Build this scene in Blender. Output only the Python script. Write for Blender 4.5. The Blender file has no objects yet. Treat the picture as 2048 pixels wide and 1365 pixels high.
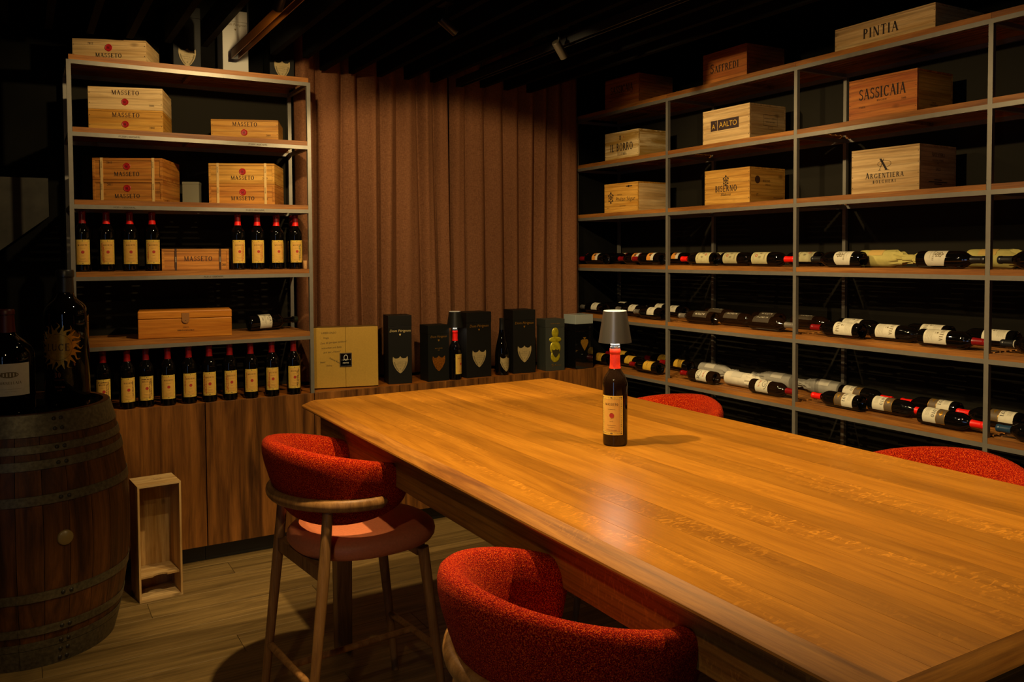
import bpy, bmesh, math, random
from mathutils import Vector, Matrix
PI = math.pi
rnd = random.Random(7)
scene = bpy.context.scene
COL = scene.collection

# ------------------------------------------------------------------ camera
def cam_matrix(yaw, pitch, roll):
    R = Matrix.Rotation(yaw, 3, 'Z') @ Matrix.Rotation(pitch, 3, 'X') @ Matrix.Rotation(roll, 3, 'Y')
    x, y, z = R.col[0], R.col[1], R.col[2]
    return Matrix((x, z, -y)).transposed()
cd = bpy.data.cameras.new('camera')
cd.sensor_fit = 'HORIZONTAL'; cd.sensor_width = 36.0
cd.lens = 1688.5 / 2048 * 36; cd.shift_y = (571.45 - 682.5) / 2048; cd.clip_start = 0.02
cam = bpy.data.objects.new('camera', cd); COL.objects.link(cam)
cam.matrix_world = Matrix.Translation((-1.0121, -4.6074, 1.6271)) @ cam_matrix(-0.5286, -0.0369, 0.0058).to_4x4()
scene.camera = cam

# ------------------------------------------------------------------ world, exposure
w = bpy.data.worlds.new('world'); scene.world = w; w.use_nodes = True
w.node_tree.nodes['Background'].inputs[0].default_value = (0.9, 0.75, 0.55, 1)
w.node_tree.nodes['Background'].inputs[1].default_value = 0.0
vs = scene.view_settings
vs.view_transform = 'Standard'; vs.look = 'None'; vs.gamma = 1.0; vs.exposure = 0.0; vs.use_curve_mapping = False
scene.cycles.use_denoising = True
scene.cycles.max_bounces = 5
scene.cycles.diffuse_bounces = 3; scene.cycles.glossy_bounces = 3; scene.cycles.transmission_bounces = 2
scene.cycles.caustics_reflective = False; scene.cycles.caustics_refractive = False
scene.cycles.use_adaptive_sampling = True; scene.cycles.adaptive_threshold = 0.03
scene.cycles.sample_clamp_indirect = 4.0

WARM = (1.0, 0.71, 0.34)
# spot heads on the ceiling tracks: name, position, aim, power, cone, blend, size
SPOTS = [
    ((-0.114, -2.355, 2.66), (0.58, -2.22, 1.0), 182, 102, 0.45, 0.022),
    ((-0.05, -1.02, 2.66), (-0.12, 0.25, 1.80), 54, 106, 0.45, 0.022),
    ((1.40, -1.02, 2.62), (2.70, -0.60, 1.35), 14, 96, 0.6, 0.022),
    ((0.72, -1.75, 2.64), (1.30, 0.30, 0.62), 104, 90, 0.22, 0.03),
    ((-0.50, -1.84, 2.66), (0.75, -2.60, 1.03), 60, 88, 0.5, 0.022),
    ((0.95, -3.20, 2.66), (0.80, -3.05, 1.0), 95, 112, 0.7, 0.03),
    ((0.66, -2.36, 2.64), (2.70, -2.05, 1.42), 84, 80, 0.7, 0.022),
    ((0.12, -1.35, 2.735), (0.06, 0.25, 2.78), 3.0, 46, 0.5, 0.02),  # unseen lamp, added to light up the white box
    ((-1.35, -3.95, 2.66), (-0.40, -2.20, 0.80), 27, 96, 0.7, 0.04),  # unseen fill lamp, added to brighten the stools and barrel front
    ((0.74, -1.12, 2.64), (2.70, -0.95, 1.42), 92, 84, 0.65, 0.022),
]

# ------------------------------------------------------------------ materials
def lin(c):
    return tuple((v / 12.92 if v <= 0.04045 else ((v + 0.055) / 1.055) ** 2.4) for v in c)
def hexc(h):
    return lin(tuple(int(h[i:i + 2], 16) / 255 for i in (0, 2, 4)))
class NT:
    def __init__(s, name):
        s.m = bpy.data.materials.new(name); s.m.use_nodes = True
        s.t = s.m.node_tree; s.b = s.t.nodes['Principled BSDF']
    def n(s, t, **kw):
        d = s.t.nodes.new(t)
        for k, v in kw.items():
            if k.startswith('i_'):
                key = k[2:]; d.inputs[int(key) if key.isdigit() else key].default_value = v
            else: setattr(d, k, v)
        return d
    def l(s, a, b): s.t.links.new(a, b)
def ramp(nt, stops):
    r = nt.n('ShaderNodeValToRGB'); e = r.color_ramp.elements
    while len(e) < len(stops): e.new(0.5)
    for q, (p, c) in zip(e, stops): q.position = p; q.color = (*c, 1)
    return r
MATS = {}
def mat(name, col, rough=0.5, metal=0.0, coat=0.0, spec=0.5, noise=0.0, nscale=40, bump=0.0, emit=0.0, trans=0.0):
    if name in MATS: return MATS[name]
    nt = NT(name); b = nt.b
    b.inputs['Base Color'].default_value = (*col, 1); b.inputs['Roughness'].default_value = rough
    b.inputs['Metallic'].default_value = metal; b.inputs['Coat Weight'].default_value = coat
    b.inputs['Specular IOR Level'].default_value = spec
    if trans: b.inputs['Transmission Weight'].default_value = trans
    if emit:
        b.inputs['Emission Color'].default_value = (*col, 1); b.inputs['Emission Strength'].default_value = emit
    if noise or bump:
        tc = nt.n('ShaderNodeTexCoord'); nz = nt.n('ShaderNodeTexNoise', i_Scale=nscale, i_Detail=4.0)
        nt.l(tc.outputs['Object'], nz.inputs['Vector'])
        if noise:
            d = tuple(v * (1 - noise) for v in col); u = tuple(min(1, v * (1 + noise)) for v in col)
            r = ramp(nt, [(0.3, d), (0.7, u)]); nt.l(nz.outputs['Fac'], r.inputs[0]); nt.l(r.outputs[0], b.inputs['Base Color'])
        if bump:
            bp = nt.n('ShaderNodeBump', i_Strength=bump, i_Distance=0.002)
            nt.l(nz.outputs['Fac'], bp.inputs['Height']); nt.l(bp.outputs[0], b.inputs['Normal'])
    MATS[name] = nt.m
    return nt.m
def wood(name, dark, light, axis='X', scale=1.0, rough=0.45, var=0.18, coat=0.0, knots=0.0, fleck=0.0, contrast=(0.32, 0.68), ring=0.0, bump=0.12, spec=0.3):
    """grain runs along `axis`; each object gets its own piece of the board and its own tone"""
    if name in MATS: return MATS[name]
    nt = NT(name); b = nt.b
    tc = nt.n('ShaderNodeTexCoord'); oi = nt.n('ShaderNodeObjectInfo')
    off = nt.n('ShaderNodeVectorMath', operation='SCALE', i_0=(37.0, 71.0, 53.0)); nt.l(oi.outputs['Random'], off.inputs['Scale'])
    add = nt.n('ShaderNodeVectorMath', operation='ADD'); nt.l(tc.outputs['Object'], add.inputs[0]); nt.l(off.outputs[0], add.inputs[1])
    k = 'XYZ'.index(axis)
    def mapped(along, across):
        s = [across * scale] * 3; s[k] = along * scale
        mp = nt.n('ShaderNodeMapping'); mp.inputs['Scale'].default_value = s
        nt.l(add.outputs[0], mp.inputs['Vector']); return mp.outputs[0]
    n1 = nt.n('ShaderNodeTexNoise', i_Scale=1.0, i_Detail=5.0, i_Roughness=0.6, i_Distortion=0.7)
    nt.l(mapped(1.6, 22), n1.inputs['Vector'])
    n2 = nt.n('ShaderNodeTexNoise', i_Scale=1.0, i_Detail=3.0, i_Roughness=0.7)
    nt.l(mapped(9, 260), n2.inputs['Vector'])
    mid = tuple((a + c) / 2 for a, c in zip(dark, light))
    r1 = ramp(nt, [(contrast[0], dark), (0.5, mid), (contrast[1], light)])
    nt.l(n1.outputs['Fac'], r1.inputs[0]); col = r1.outputs[0]
    if ring:
        wv = nt.n('ShaderNodeTexWave', wave_type='RINGS', i_Scale=1.0, i_Distortion=5.0, i_Detail=2.0); wv.inputs['Detail Scale'].default_value = 0.8
        nt.l(mapped(1.2, 16), wv.inputs['Vector'])
        rw = ramp(nt, [(0.0, (1, 1, 1)), (0.75, (1, 1, 1)), (1.0, (1 - ring,) * 3)]); nt.l(wv.outputs['Fac'], rw.inputs[0])
        mx = nt.n('ShaderNodeMix', data_type='RGBA', blend_type='MULTIPLY'); mx.inputs[0].default_value = 1.0
        nt.l(col, mx.inputs[6]); nt.l(rw.outputs[0], mx.inputs[7]); col = mx.outputs[2]
    r2 = ramp(nt, [(0.35, (0.72, 0.70, 0.66)), (0.6, (1, 1, 1))]); nt.l(n2.outputs['Fac'], r2.inputs[0])
    mx = nt.n('ShaderNodeMix', data_type='RGBA', blend_type='MULTIPLY'); mx.inputs[0].default_value = 0.8
    nt.l(col, mx.inputs[6]); nt.l(r2.outputs[0], mx.inputs[7]); col = mx.outputs[2]
    if fleck:   # medullary flecks of quarter-sawn oak
        vo = nt.n('ShaderNodeTexNoise', i_Scale=1.0, i_Detail=2.0, i_Distortion=1.5); nt.l(mapped(70, 34), vo.inputs['Vector'])
        big = nt.n('ShaderNodeTexNoise', i_Scale=1.0, i_Detail=1.0); nt.l(mapped(1.1, 6), big.inputs['Vector'])
        rb = ramp(nt, [(0.52, (0, 0, 0)), (0.66, (1, 1, 1))]); nt.l(big.outputs['Fac'], rb.inputs[0])
        rf = ramp(nt, [(0.56, (0, 0, 0)), (0.62, (fleck,) * 3)]); nt.l(vo.outputs['Fac'], rf.inputs[0])
        ml = nt.n('ShaderNodeMath', operation='MULTIPLY'); nt.l(rb.outputs[0], ml.inputs[0]); nt.l(rf.outputs[0], ml.inputs[1])
        mx = nt.n('ShaderNodeMix', data_type='RGBA'); nt.l(ml.outputs[0], mx.inputs[0]); nt.l(col, mx.inputs[6])
        mx.inputs[7].default_value = (min(1, light[0] * 1.5), min(1, light[1] * 1.5), min(1, light[2] * 1.6), 1); col = mx.outputs[2]
    if knots:
        vo = nt.n('ShaderNodeTexVoronoi', i_Scale=1.0); nt.l(mapped(5, 9), vo.inputs['Vector'])
        rk = ramp(nt, [(0.05, (1, 1, 1)), (0.13, (0, 0, 0))]); nt.l(vo.outputs['Distance'], rk.inputs[0])
        ml = nt.n('ShaderNodeMath', operation='MULTIPLY'); nt.l(rk.outputs[0], ml.inputs[0]); ml.inputs[1].default_value = knots
        mx = nt.n('ShaderNodeMix', data_type='RGBA'); nt.l(ml.outputs[0], mx.inputs[0]); nt.l(col, mx.inputs[6])
        mx.inputs[7].default_value = (*tuple(v * 0.35 for v in dark), 1); col = mx.outputs[2]
    hs = nt.n('ShaderNodeHueSaturation'); nt.l(col, hs.inputs['Color'])
    mr = nt.n('ShaderNodeMapRange'); mr.inputs[3].default_value = 1 - var; mr.inputs[4].default_value = 1 + var
    nt.l(oi.outputs['Random'], mr.inputs[0]); nt.l(mr.outputs[0], hs.inputs['Value'])
    nt.l(hs.outputs[0], b.inputs['Base Color'])
    b.inputs['Roughness'].default_value = rough; b.inputs['Coat Weight'].default_value = coat; b.inputs['Specular IOR Level'].default_value = spec
    if bump:
        bp = nt.n('ShaderNodeBump', i_Strength=bump, i_Distance=0.001); nt.l(n2.outputs['Fac'], bp.inputs['Height']); nt.l(bp.outputs[0], b.inputs['Normal'])
    MATS[name] = nt.m
    return nt.m
def fabric_boucle(name, dark, mid, light):
    nt = NT(name); b = nt.b
    tc = nt.n('ShaderNodeTexCoord')
    n1 = nt.n('ShaderNodeTexNoise', i_Scale=380.0, i_Detail=2.0); nt.l(tc.outputs['Object'], n1.inputs['Vector'])
    v = nt.n('ShaderNodeTexVoronoi', i_Scale=560.0); nt.l(tc.outputs['Object'], v.inputs['Vector'])
    r = ramp(nt, [(0.36, dark), (0.52, mid), (0.70, light)]); nt.l(n1.outputs['Fac'], r.inputs[0])
    nt.l(r.outputs[0], b.inputs['Base Color'])
    bp = nt.n('ShaderNodeBump', i_Strength=0.8, i_Distance=0.002); bp.invert = True
    nt.l(v.outputs['Distance'], bp.inputs['Height']); nt.l(bp.outputs[0], b.inputs['Normal'])
    b.inputs['Roughness'].default_value = 0.9; b.inputs['Specular IOR Level'].default_value = 0.08; b.inputs['Sheen Weight'].default_value = 0.04
    b.inputs['Sheen Tint'].default_value = (1.0, 0.45, 0.25, 1)
    MATS[name] = nt.m; return nt.m
def fabric_weave(name, c1, c2):
    nt = NT(name); b = nt.b
    tc = nt.n('ShaderNodeTexCoord')
    cols = []
    for sx, sz in ((1300, 60), (60, 1300)):
        mp = nt.n('ShaderNodeMapping'); mp.inputs['Scale'].default_value = (sx, 30, sz); nt.l(tc.outputs['Object'], mp.inputs['Vector'])
        n1 = nt.n('ShaderNodeTexNoise', i_Scale=1.0, i_Detail=2.0); nt.l(mp.outputs[0], n1.inputs['Vector']); cols.append(n1)
    ad = nt.n('ShaderNodeMath', operation='ADD'); nt.l(cols[0].outputs['Fac'], ad.inputs[0]); nt.l(cols[1].outputs['Fac'], ad.inputs[1])
    hf = nt.n('ShaderNodeMath', operation='MULTIPLY'); nt.l(ad.outputs[0], hf.inputs[0]); hf.inputs[1].default_value = 0.5
    r = ramp(nt, [(0.38, c1), (0.62, c2)]); nt.l(hf.outputs[0], r.inputs[0]); nt.l(r.outputs[0], b.inputs['Base Color'])
    b.inputs['Roughness'].default_value = 0.95; b.inputs['Specular IOR Level'].default_value = 0.05
    MATS[name] = nt.m; return nt.m

M_PANEL0 = mat('added_streak_panel', (0.019, 0.017, 0.012), 0.95, spec=0.05)
M_BLACK = mat('matte_black_wall', (0.005, 0.0048, 0.004), 0.95, spec=0.05, noise=0.2, nscale=6)
M_CEIL = mat('black_ceiling', (0.004, 0.004, 0.004), 0.9, spec=0.1)
M_SLATBLK = wood('black_stained_slat', (0.002, 0.0018, 0.0014), (0.004, 0.0032, 0.0024), 'Y', rough=0.85)
M_SLATBLK.node_tree.nodes['Principled BSDF'].inputs['Specular IOR Level'].default_value = 0.05
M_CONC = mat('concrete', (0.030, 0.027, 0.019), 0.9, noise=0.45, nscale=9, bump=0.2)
M_METAL = mat('brushed_aluminium', (0.215, 0.20, 0.165), 0.45, metal=0.5, noise=0.06, nscale=30)
M_TABLE = wood('oak_table', hexc('83500f'), hexc('b87a22'), 'Y', 1.0, 0.30, 0.22, fleck=0.45, contrast=(0.18, 0.82), bump=0.05, spec=0.5)
M_EDGE = wood('oak_table_edge', hexc('7d480f'), hexc('b3782a'), 'Y', 1.0, 0.55, 0.05, ring=0.25, fleck=0.35)
M_EDGEX = wood('oak_table_end', hexc('7d480f'), hexc('b3782a'), 'X', 1.0, 0.55, 0.05, ring=0.25, fleck=0.35)
M_FLOOR = wood('oak_floor', hexc('604c2a'), hexc('957a49'), 'X', 1.0, 0.5, 0.16, ring=0.15)
M_SHELFX = wood('shelf_oak_x', hexc('70421a'), hexc('a36c2e'), 'X', 1.0, 0.5, 0.10)
M_SHELFY = wood('shelf_oak_y', hexc('70421a'), hexc('a36c2e'), 'Y', 1.0, 0.5, 0.10)
M_CAB = wood('walnut_veneer', hexc('48290d'), hexc('935e28'), 'Z', 1.0, 0.45, 0.10, ring=0.4, contrast=(0.32, 0.68))
M_CABTOP = wood('walnut_top', hexc('6a3a10'), hexc('a4601f'), 'X', 0.9, 0.4, 0.05)
M_STOOLW = wood('stool_oak', hexc('7a5228'), hexc('ad7e46'), 'Z', 1.6, 0.45, 0.06)
M_RED = fabric_boucle('red_boucle', hexc('5a0400'), hexc('9c1002'), hexc('e05c10'))
M_SEAT = mat('salmon_leather', hexc('c8744c'), 0.5, spec=0.3, noise=0.08, nscale=120, bump=0.15)
M_CURT = fabric_weave('curtain_weave', hexc('5f3c26'), hexc('855c3f'))
def pines(ax): return {
    'pale': wood('pine_pale_' + ax, hexc('a9854f'), hexc('d8b983'), ax, 1.0, 0.6, 0.06, knots=0.6, ring=0.22),
    'yellow': wood('pine_yellow_' + ax, hexc('a6701f'), hexc('d3a24a'), ax, 1.0, 0.6, 0.06, knots=0.6, ring=0.25),
    'amber': wood('pine_amber_' + ax, hexc('94561a'), hexc('c98a38'), ax, 1.0, 0.6, 0.06, knots=0.7, ring=0.3),
    'red': wood('pine_red_' + ax, hexc('8a4415'), hexc('b8722f'), ax, 1.0, 0.6, 0.06, knots=0.5, ring=0.3),
    'striped': wood('pine_striped_' + ax, hexc('a8843f'), hexc('ddc48e'), ax, 1.0, 0.6, 0.04, knots=0.4, contrast=(0.42, 0.55)),
}
PINE = pines('X'); PINEY = pines('Y')
M_GLASS = mat('dark_bottle_glass', (0.0025, 0.002, 0.0016), 0.03, spec=0.5)
M_GLASSB = mat('brown_bottle_glass', (0.010, 0.0045, 0.0018), 0.06, spec=0.45)
M_CAPRED = mat('red_capsule', hexc('7a0c10'), 0.3)
M_CAPBRT = mat('bright_red_capsule_band', hexc('e01508'), 0.4)
M_CAPTBL = mat('orange_red_capsule', hexc('e0300c'), 0.5, noise=0.12, nscale=300)
M_CAPBLK = mat('black_capsule', (0.01, 0.01, 0.01), 0.35)
M_CAPSIL = mat('silver_capsule', (0.30, 0.27, 0.22), 0.4, metal=0.6)
M_CAPBLUE = mat('blue_capsule', (0.012, 0.04, 0.08), 0.35)
M_LABM = mat('cream_yellow_label', hexc('dcb748'), 0.7, noise=0.06, nscale=60)
M_LABIN = mat('ochre_label_field', hexc('d0a046'), 0.7, noise=0.05, nscale=60)
M_LABW = mat('white_label', hexc('c9c3ac'), 0.7, noise=0.05, nscale=50)
M_LABY = mat('mustard_label', hexc('c49a2b'), 0.7, noise=0.1, nscale=50)
M_LABO = mat('orange_label', hexc('d38b34'), 0.7, noise=0.1, nscale=50)
M_LABG = mat('pale_green_label', hexc('b9b183'), 0.7, noise=0.08, nscale=50)
M_LABBLK = mat('charcoal_label', hexc('3a3020'), 0.6)
M_LABBR = mat('brown_label', hexc('5b4a33'), 0.5)
M_GOLD = mat('gold_print', hexc('b98a2e'), 0.35, metal=0.7, noise=0.2, nscale=80)
M_INK = mat('black_ink', hexc('1c100a'), 0.8)
M_INKBR = mat('brown_ink', hexc('3a2010'), 0.8)
M_INKRED = mat('red_ink', hexc('a83a14'), 0.8)
M_INKGRN = mat('green_ink', hexc('4d6b3c'), 0.8)
M_INKGREY = mat('grey_ink', hexc('6d6040'), 0.8)
M_INKW = mat('white_ink', hexc('d9d2bd'), 0.7)
M_SEAL = mat('red_wax_seal', hexc('9a0d10'), 0.5, noise=0.2, nscale=150)
M_SEALT = mat('red_seal_print', hexc('a52a1c'), 0.7)
M_TISY = mat('yellow_tissue', hexc('b5aa5f'), 0.85, noise=0.12, nscale=25)
M_TISG = mat('grey_tissue', hexc('8e8b80'), 0.85, noise=0.08, nscale=25)
M_TISW = mat('white_tissue', hexc('c4bda9'), 0.85, noise=0.08, nscale=25)
M_CARDBLK = mat('black_card', hexc('0d0c08'), 0.6, spec=0.25)
M_CARDGRN = mat('dark_green_card', hexc('0a0b07'), 0.7, spec=0.2)
M_CARDGRY = mat('slate_card', hexc('2e312b'), 0.55)
M_GLOSSBLK = mat('black_lacquer', (0.003, 0.003, 0.003), 0.05, coat=1.0)
M_GOLDCARD = mat('gold_card', hexc('b58f36'), 0.55, metal=0.15, noise=0.06, nscale=120)
M_SHIELD = mat('olive_shield', hexc('9a875a'), 0.6, noise=0.12, nscale=90)
M_SHIELDAU = mat('embossed_gold_shield', hexc('a8671c'), 0.35, metal=0.7, noise=0.5, nscale=160, bump=0.8)
M_WHITECARD = mat('white_card', hexc('b3b0a6'), 0.6)
M_BRONZE = mat('bronze_rail', hexc('8a4f14'), 0.35, metal=0.8)
M_LAMP = mat('graphite_lamp_metal', (0.30, 0.28, 0.25), 0.33, metal=0.92)
M_LAMPD = mat('black_lamp_metal', (0.012, 0.013, 0.012), 0.35, metal=0.3)
M_LAMPW = mat('frosted_lamp_top', (0.75, 0.75, 0.72), 0.4)
M_LED = mat('lamp_diffuser', (1.0, 0.93, 0.82), 0.5, emit=34.0)
M_LEDW = mat('weak_lamp_diffuser', (1.0, 0.93, 0.82), 0.5, emit=12.0)
M_CAPDRK = mat('dark_red_capsule', hexc('430a0b'), 0.4)
M_CHROME = mat('clear_stem', (0.55, 0.55, 0.52), 0.12, metal=0.9)
M_CORK = mat('cork', hexc('b98c57'), 0.85, noise=0.25, nscale=200)
M_BARREL = wood('barrel_oak', hexc('301a08'), hexc('6b4018'), 'Z', 1.0, 0.5, 0.22, ring=0.2)
M_HOOP = mat('galvanised_hoop', (0.135, 0.115, 0.068), 0.5, metal=0.6, noise=0.35, nscale=70)
M_RIVET = mat('rivet', (0.05, 0.045, 0.035), 0.45, metal=0.7)
M_BUNG = mat('bung', hexc('8a7443'), 0.35)
M_GLASSTOP = mat('dark_glass_top', (0.006, 0.006, 0.005), 0.05, coat=1.0)
M_WALBOX = wood('honey_gift_box', hexc('a25a12'), hexc('c9842a'), 'X', 1.0, 0.4, 0.03, bump=0.05)
M_LEATHER = mat('leather_tab', hexc('8a5a24'), 0.55)

# ------------------------------------------------------------------ mesh helpers
class MB:
    def __init__(s): s.v = []; s.f = []; s.m = []
    def add(s, verts, faces, mi=0):
        o = len(s.v); s.v += [tuple(v) for v in verts]
        s.f += [tuple(i + o for i in f) for f in faces]; s.m += [mi] * len(faces)
    def box(s, x0, x1, y0, y1, z0, z1, mi=0):
        v = [(x0, y0, z0), (x1, y0, z0), (x1, y1, z0), (x0, y1, z0), (x0, y0, z1), (x1, y0, z1), (x1, y1, z1), (x0, y1, z1)]
        s.add(v, [(0, 3, 2, 1), (4, 5, 6, 7), (0, 1, 5, 4), (1, 2, 6, 5), (2, 3, 7, 6), (3, 0, 4, 7)], mi)
    def lathe(s, prof, n=32, mi=0, a0=0.0, a1=2 * PI, cx=0, cy=0):
        full = abs(a1 - a0 - 2 * PI) < 1e-6
        k = n if full else n + 1
        vs_, fs = [], []
        for (r, z) in prof:
            for i in range(k):
                a = a0 + (a1 - a0) * i / n
                vs_.append((cx + r * math.cos(a), cy + r * math.sin(a), z))
        for j in range(len(prof) - 1):
            for i in range(n):
                i2 = (i + 1) % k
                fs.append((j * k + i, j * k + i2, (j + 1) * k + i2, (j + 1) * k + i))
        s.add(vs_, fs, mi)
    def tube(s, pts, rad, n=10, cap=True, mi=0, flat=1.0, up=(0, 0, 1)):
        pts = [Vector(p) for p in pts]; rads = rad if isinstance(rad, (list, tuple)) else [rad] * len(pts)
        vs_, fs = [], []
        for i, p in enumerate(pts):
            t = (pts[min(i + 1, len(pts) - 1)] - pts[max(i - 1, 0)]).normalized()
            u = Vector(up)
            if abs(t.dot(u)) > 0.95: u = Vector((1, 0, 0))
            sx = t.cross(u).normalized(); sy = sx.cross(t).normalized()
            for k in range(n):
                a = 2 * PI * k / n
                vs_.append(p + sx * (math.cos(a) * rads[i]) + sy * (math.sin(a) * rads[i] * flat))
        for i in range(len(pts) - 1):
            for k in range(n):
                k2 = (k + 1) % n
                fs.append((i * n + k, i * n + k2, (i + 1) * n + k2, (i + 1) * n + k))
        if cap:
            fs.append(tuple(range(n))[::-1]); fs.append(tuple(range((len(pts) - 1) * n, len(pts) * n)))
        s.add(vs_, fs, mi)
    def prism(s, poly, z0, z1, mi=0):
        n = len(poly)
        v = [(x, y, z0) for x, y in poly] + [(x, y, z1) for x, y in poly]
        f = [tuple(range(n))[::-1], tuple(range(n, 2 * n))] + [(i, (i + 1) % n, n + (i + 1) % n, n + i) for i in range(n)]
        s.add(v, f, mi)
    def xform(s, M):
        s.v = [tuple(M @ Vector(v)) for v in s.v]; return s
    def mesh(s, name, smooth=None):
        me = bpy.data.meshes.new(name); me.from_pydata(s.v, [], s.f); me.update()
        bm = bmesh.new(); bm.from_mesh(me); bmesh.ops.recalc_face_normals(bm, faces=bm.faces); bm.to_mesh(me); bm.free()
        if smooth is not None: shade(me, smooth)
        return me
def shade(me, ang):
    me.polygons.foreach_set('use_smooth', [True] * len(me.polygons))
    try: me.set_sharp_from_angle(angle=math.radians(ang))
    except Exception: pass
def link(name, me, m=None, parent=None, loc=None, rot=None):
    o = bpy.data.objects.new(name, me); COL.objects.link(o)
    if m is not None:
        if len(me.materials) == 0: me.materials.append(m)
        elif me.materials[0] != m:
            o.material_slots[0].link = 'OBJECT'; o.material_slots[0].material = m
    if parent is not None: o.parent = parent
    if loc is not None: o.location = loc
    if rot is not None: o.rotation_euler = rot
    return o
def build(name, mb, m, parent=None, smooth=None, bevel=0.0, **kw):
    o = link(name, mb.mesh(name, smooth), m, parent, **kw)
    if bevel:
        b = o.modifiers.new('bevel', 'BEVEL'); b.width = bevel; b.segments = 2; b.limit_method = 'ANGLE'; b.angle_limit = math.radians(40)
    return o
def bx(name, dims, m, parent=None, loc=(0, 0, 0), bevel=0.0, **kw):
    """box centred at loc"""
    a, b, c = [d / 2 for d in dims]; mb = MB(); mb.box(-a, a, -b, b, -c, c)
    return build(name, mb, m, parent, bevel=bevel, loc=loc, **kw)
def thing(name, label, cat, loc=(0, 0, 0), rotz=0.0, group=None):
    o = bpy.data.objects.new(name, None); COL.objects.link(o); o.empty_display_size = 0.05
    o.location = loc; o.rotation_euler = (0, 0, rotz); return tag(o, label, cat, group)
def tag(o, label, cat, group=None):
    o['label'] = label; o['category'] = cat
    if group: o['group'] = group
    return o
def struct(o): o['kind'] = 'structure'; return o
def copy_tree(o, parent=None):
    c = o.copy(); COL.objects.link(c)
    if parent is not None: c.parent = parent
    for ch in list(o.children): copy_tree(ch, c)
    return c

# ------------------------------------------------------------------ lettering (own serif capitals, plain strokes)
TK, TN = 0.185, 0.085
class GL:
    def __init__(s): s.q = []
    def line(s, x0, y0, x1, y1, w):
        # slanted stroke with horizontal terminals
        h = w / 2 * (1 if abs(y1 - y0) > 1e-6 else 0)
        if h: s.q.append([(x0 - h, y0), (x0 + h, y0), (x1 + h, y1), (x1 - h, y1)])
        else: s.q.append([(x0, y0 - w / 2), (x1, y0 - w / 2), (x1, y0 + w / 2), (x0, y0 + w / 2)])
    def st(s, x, w=TK, y0=0, y1=1): s.q.append([(x - w / 2, y0), (x + w / 2, y0), (x + w / 2, y1), (x - w / 2, y1)])
    def sf(s, x, y, l=0.13):
        y0, y1 = (y, y + 0.035) if y < 0.5 else (y - 0.035, y)
        s.q.append([(x - l, y0), (x + l, y0), (x + l, y1), (x - l, y1)])
    def arc(s, cx, cy, rx, ry, a0, a1, thick=TK, thin=TN, n=12, turn=0.0):
        P = []
        for i in range(n + 1):
            a = math.radians(a0 + (a1 - a0) * i / n); c = abs(math.cos(a + turn)); w = thin + (thick - thin) * c
            P.append(((cx + rx * math.cos(a), cy + ry * math.sin(a)), (cx + (rx - w) * math.cos(a), cy + (ry - w) * math.sin(a))))
        for i in range(n): s.q.append([P[i][0], P[i + 1][0], P[i + 1][1], P[i][1]])
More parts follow.
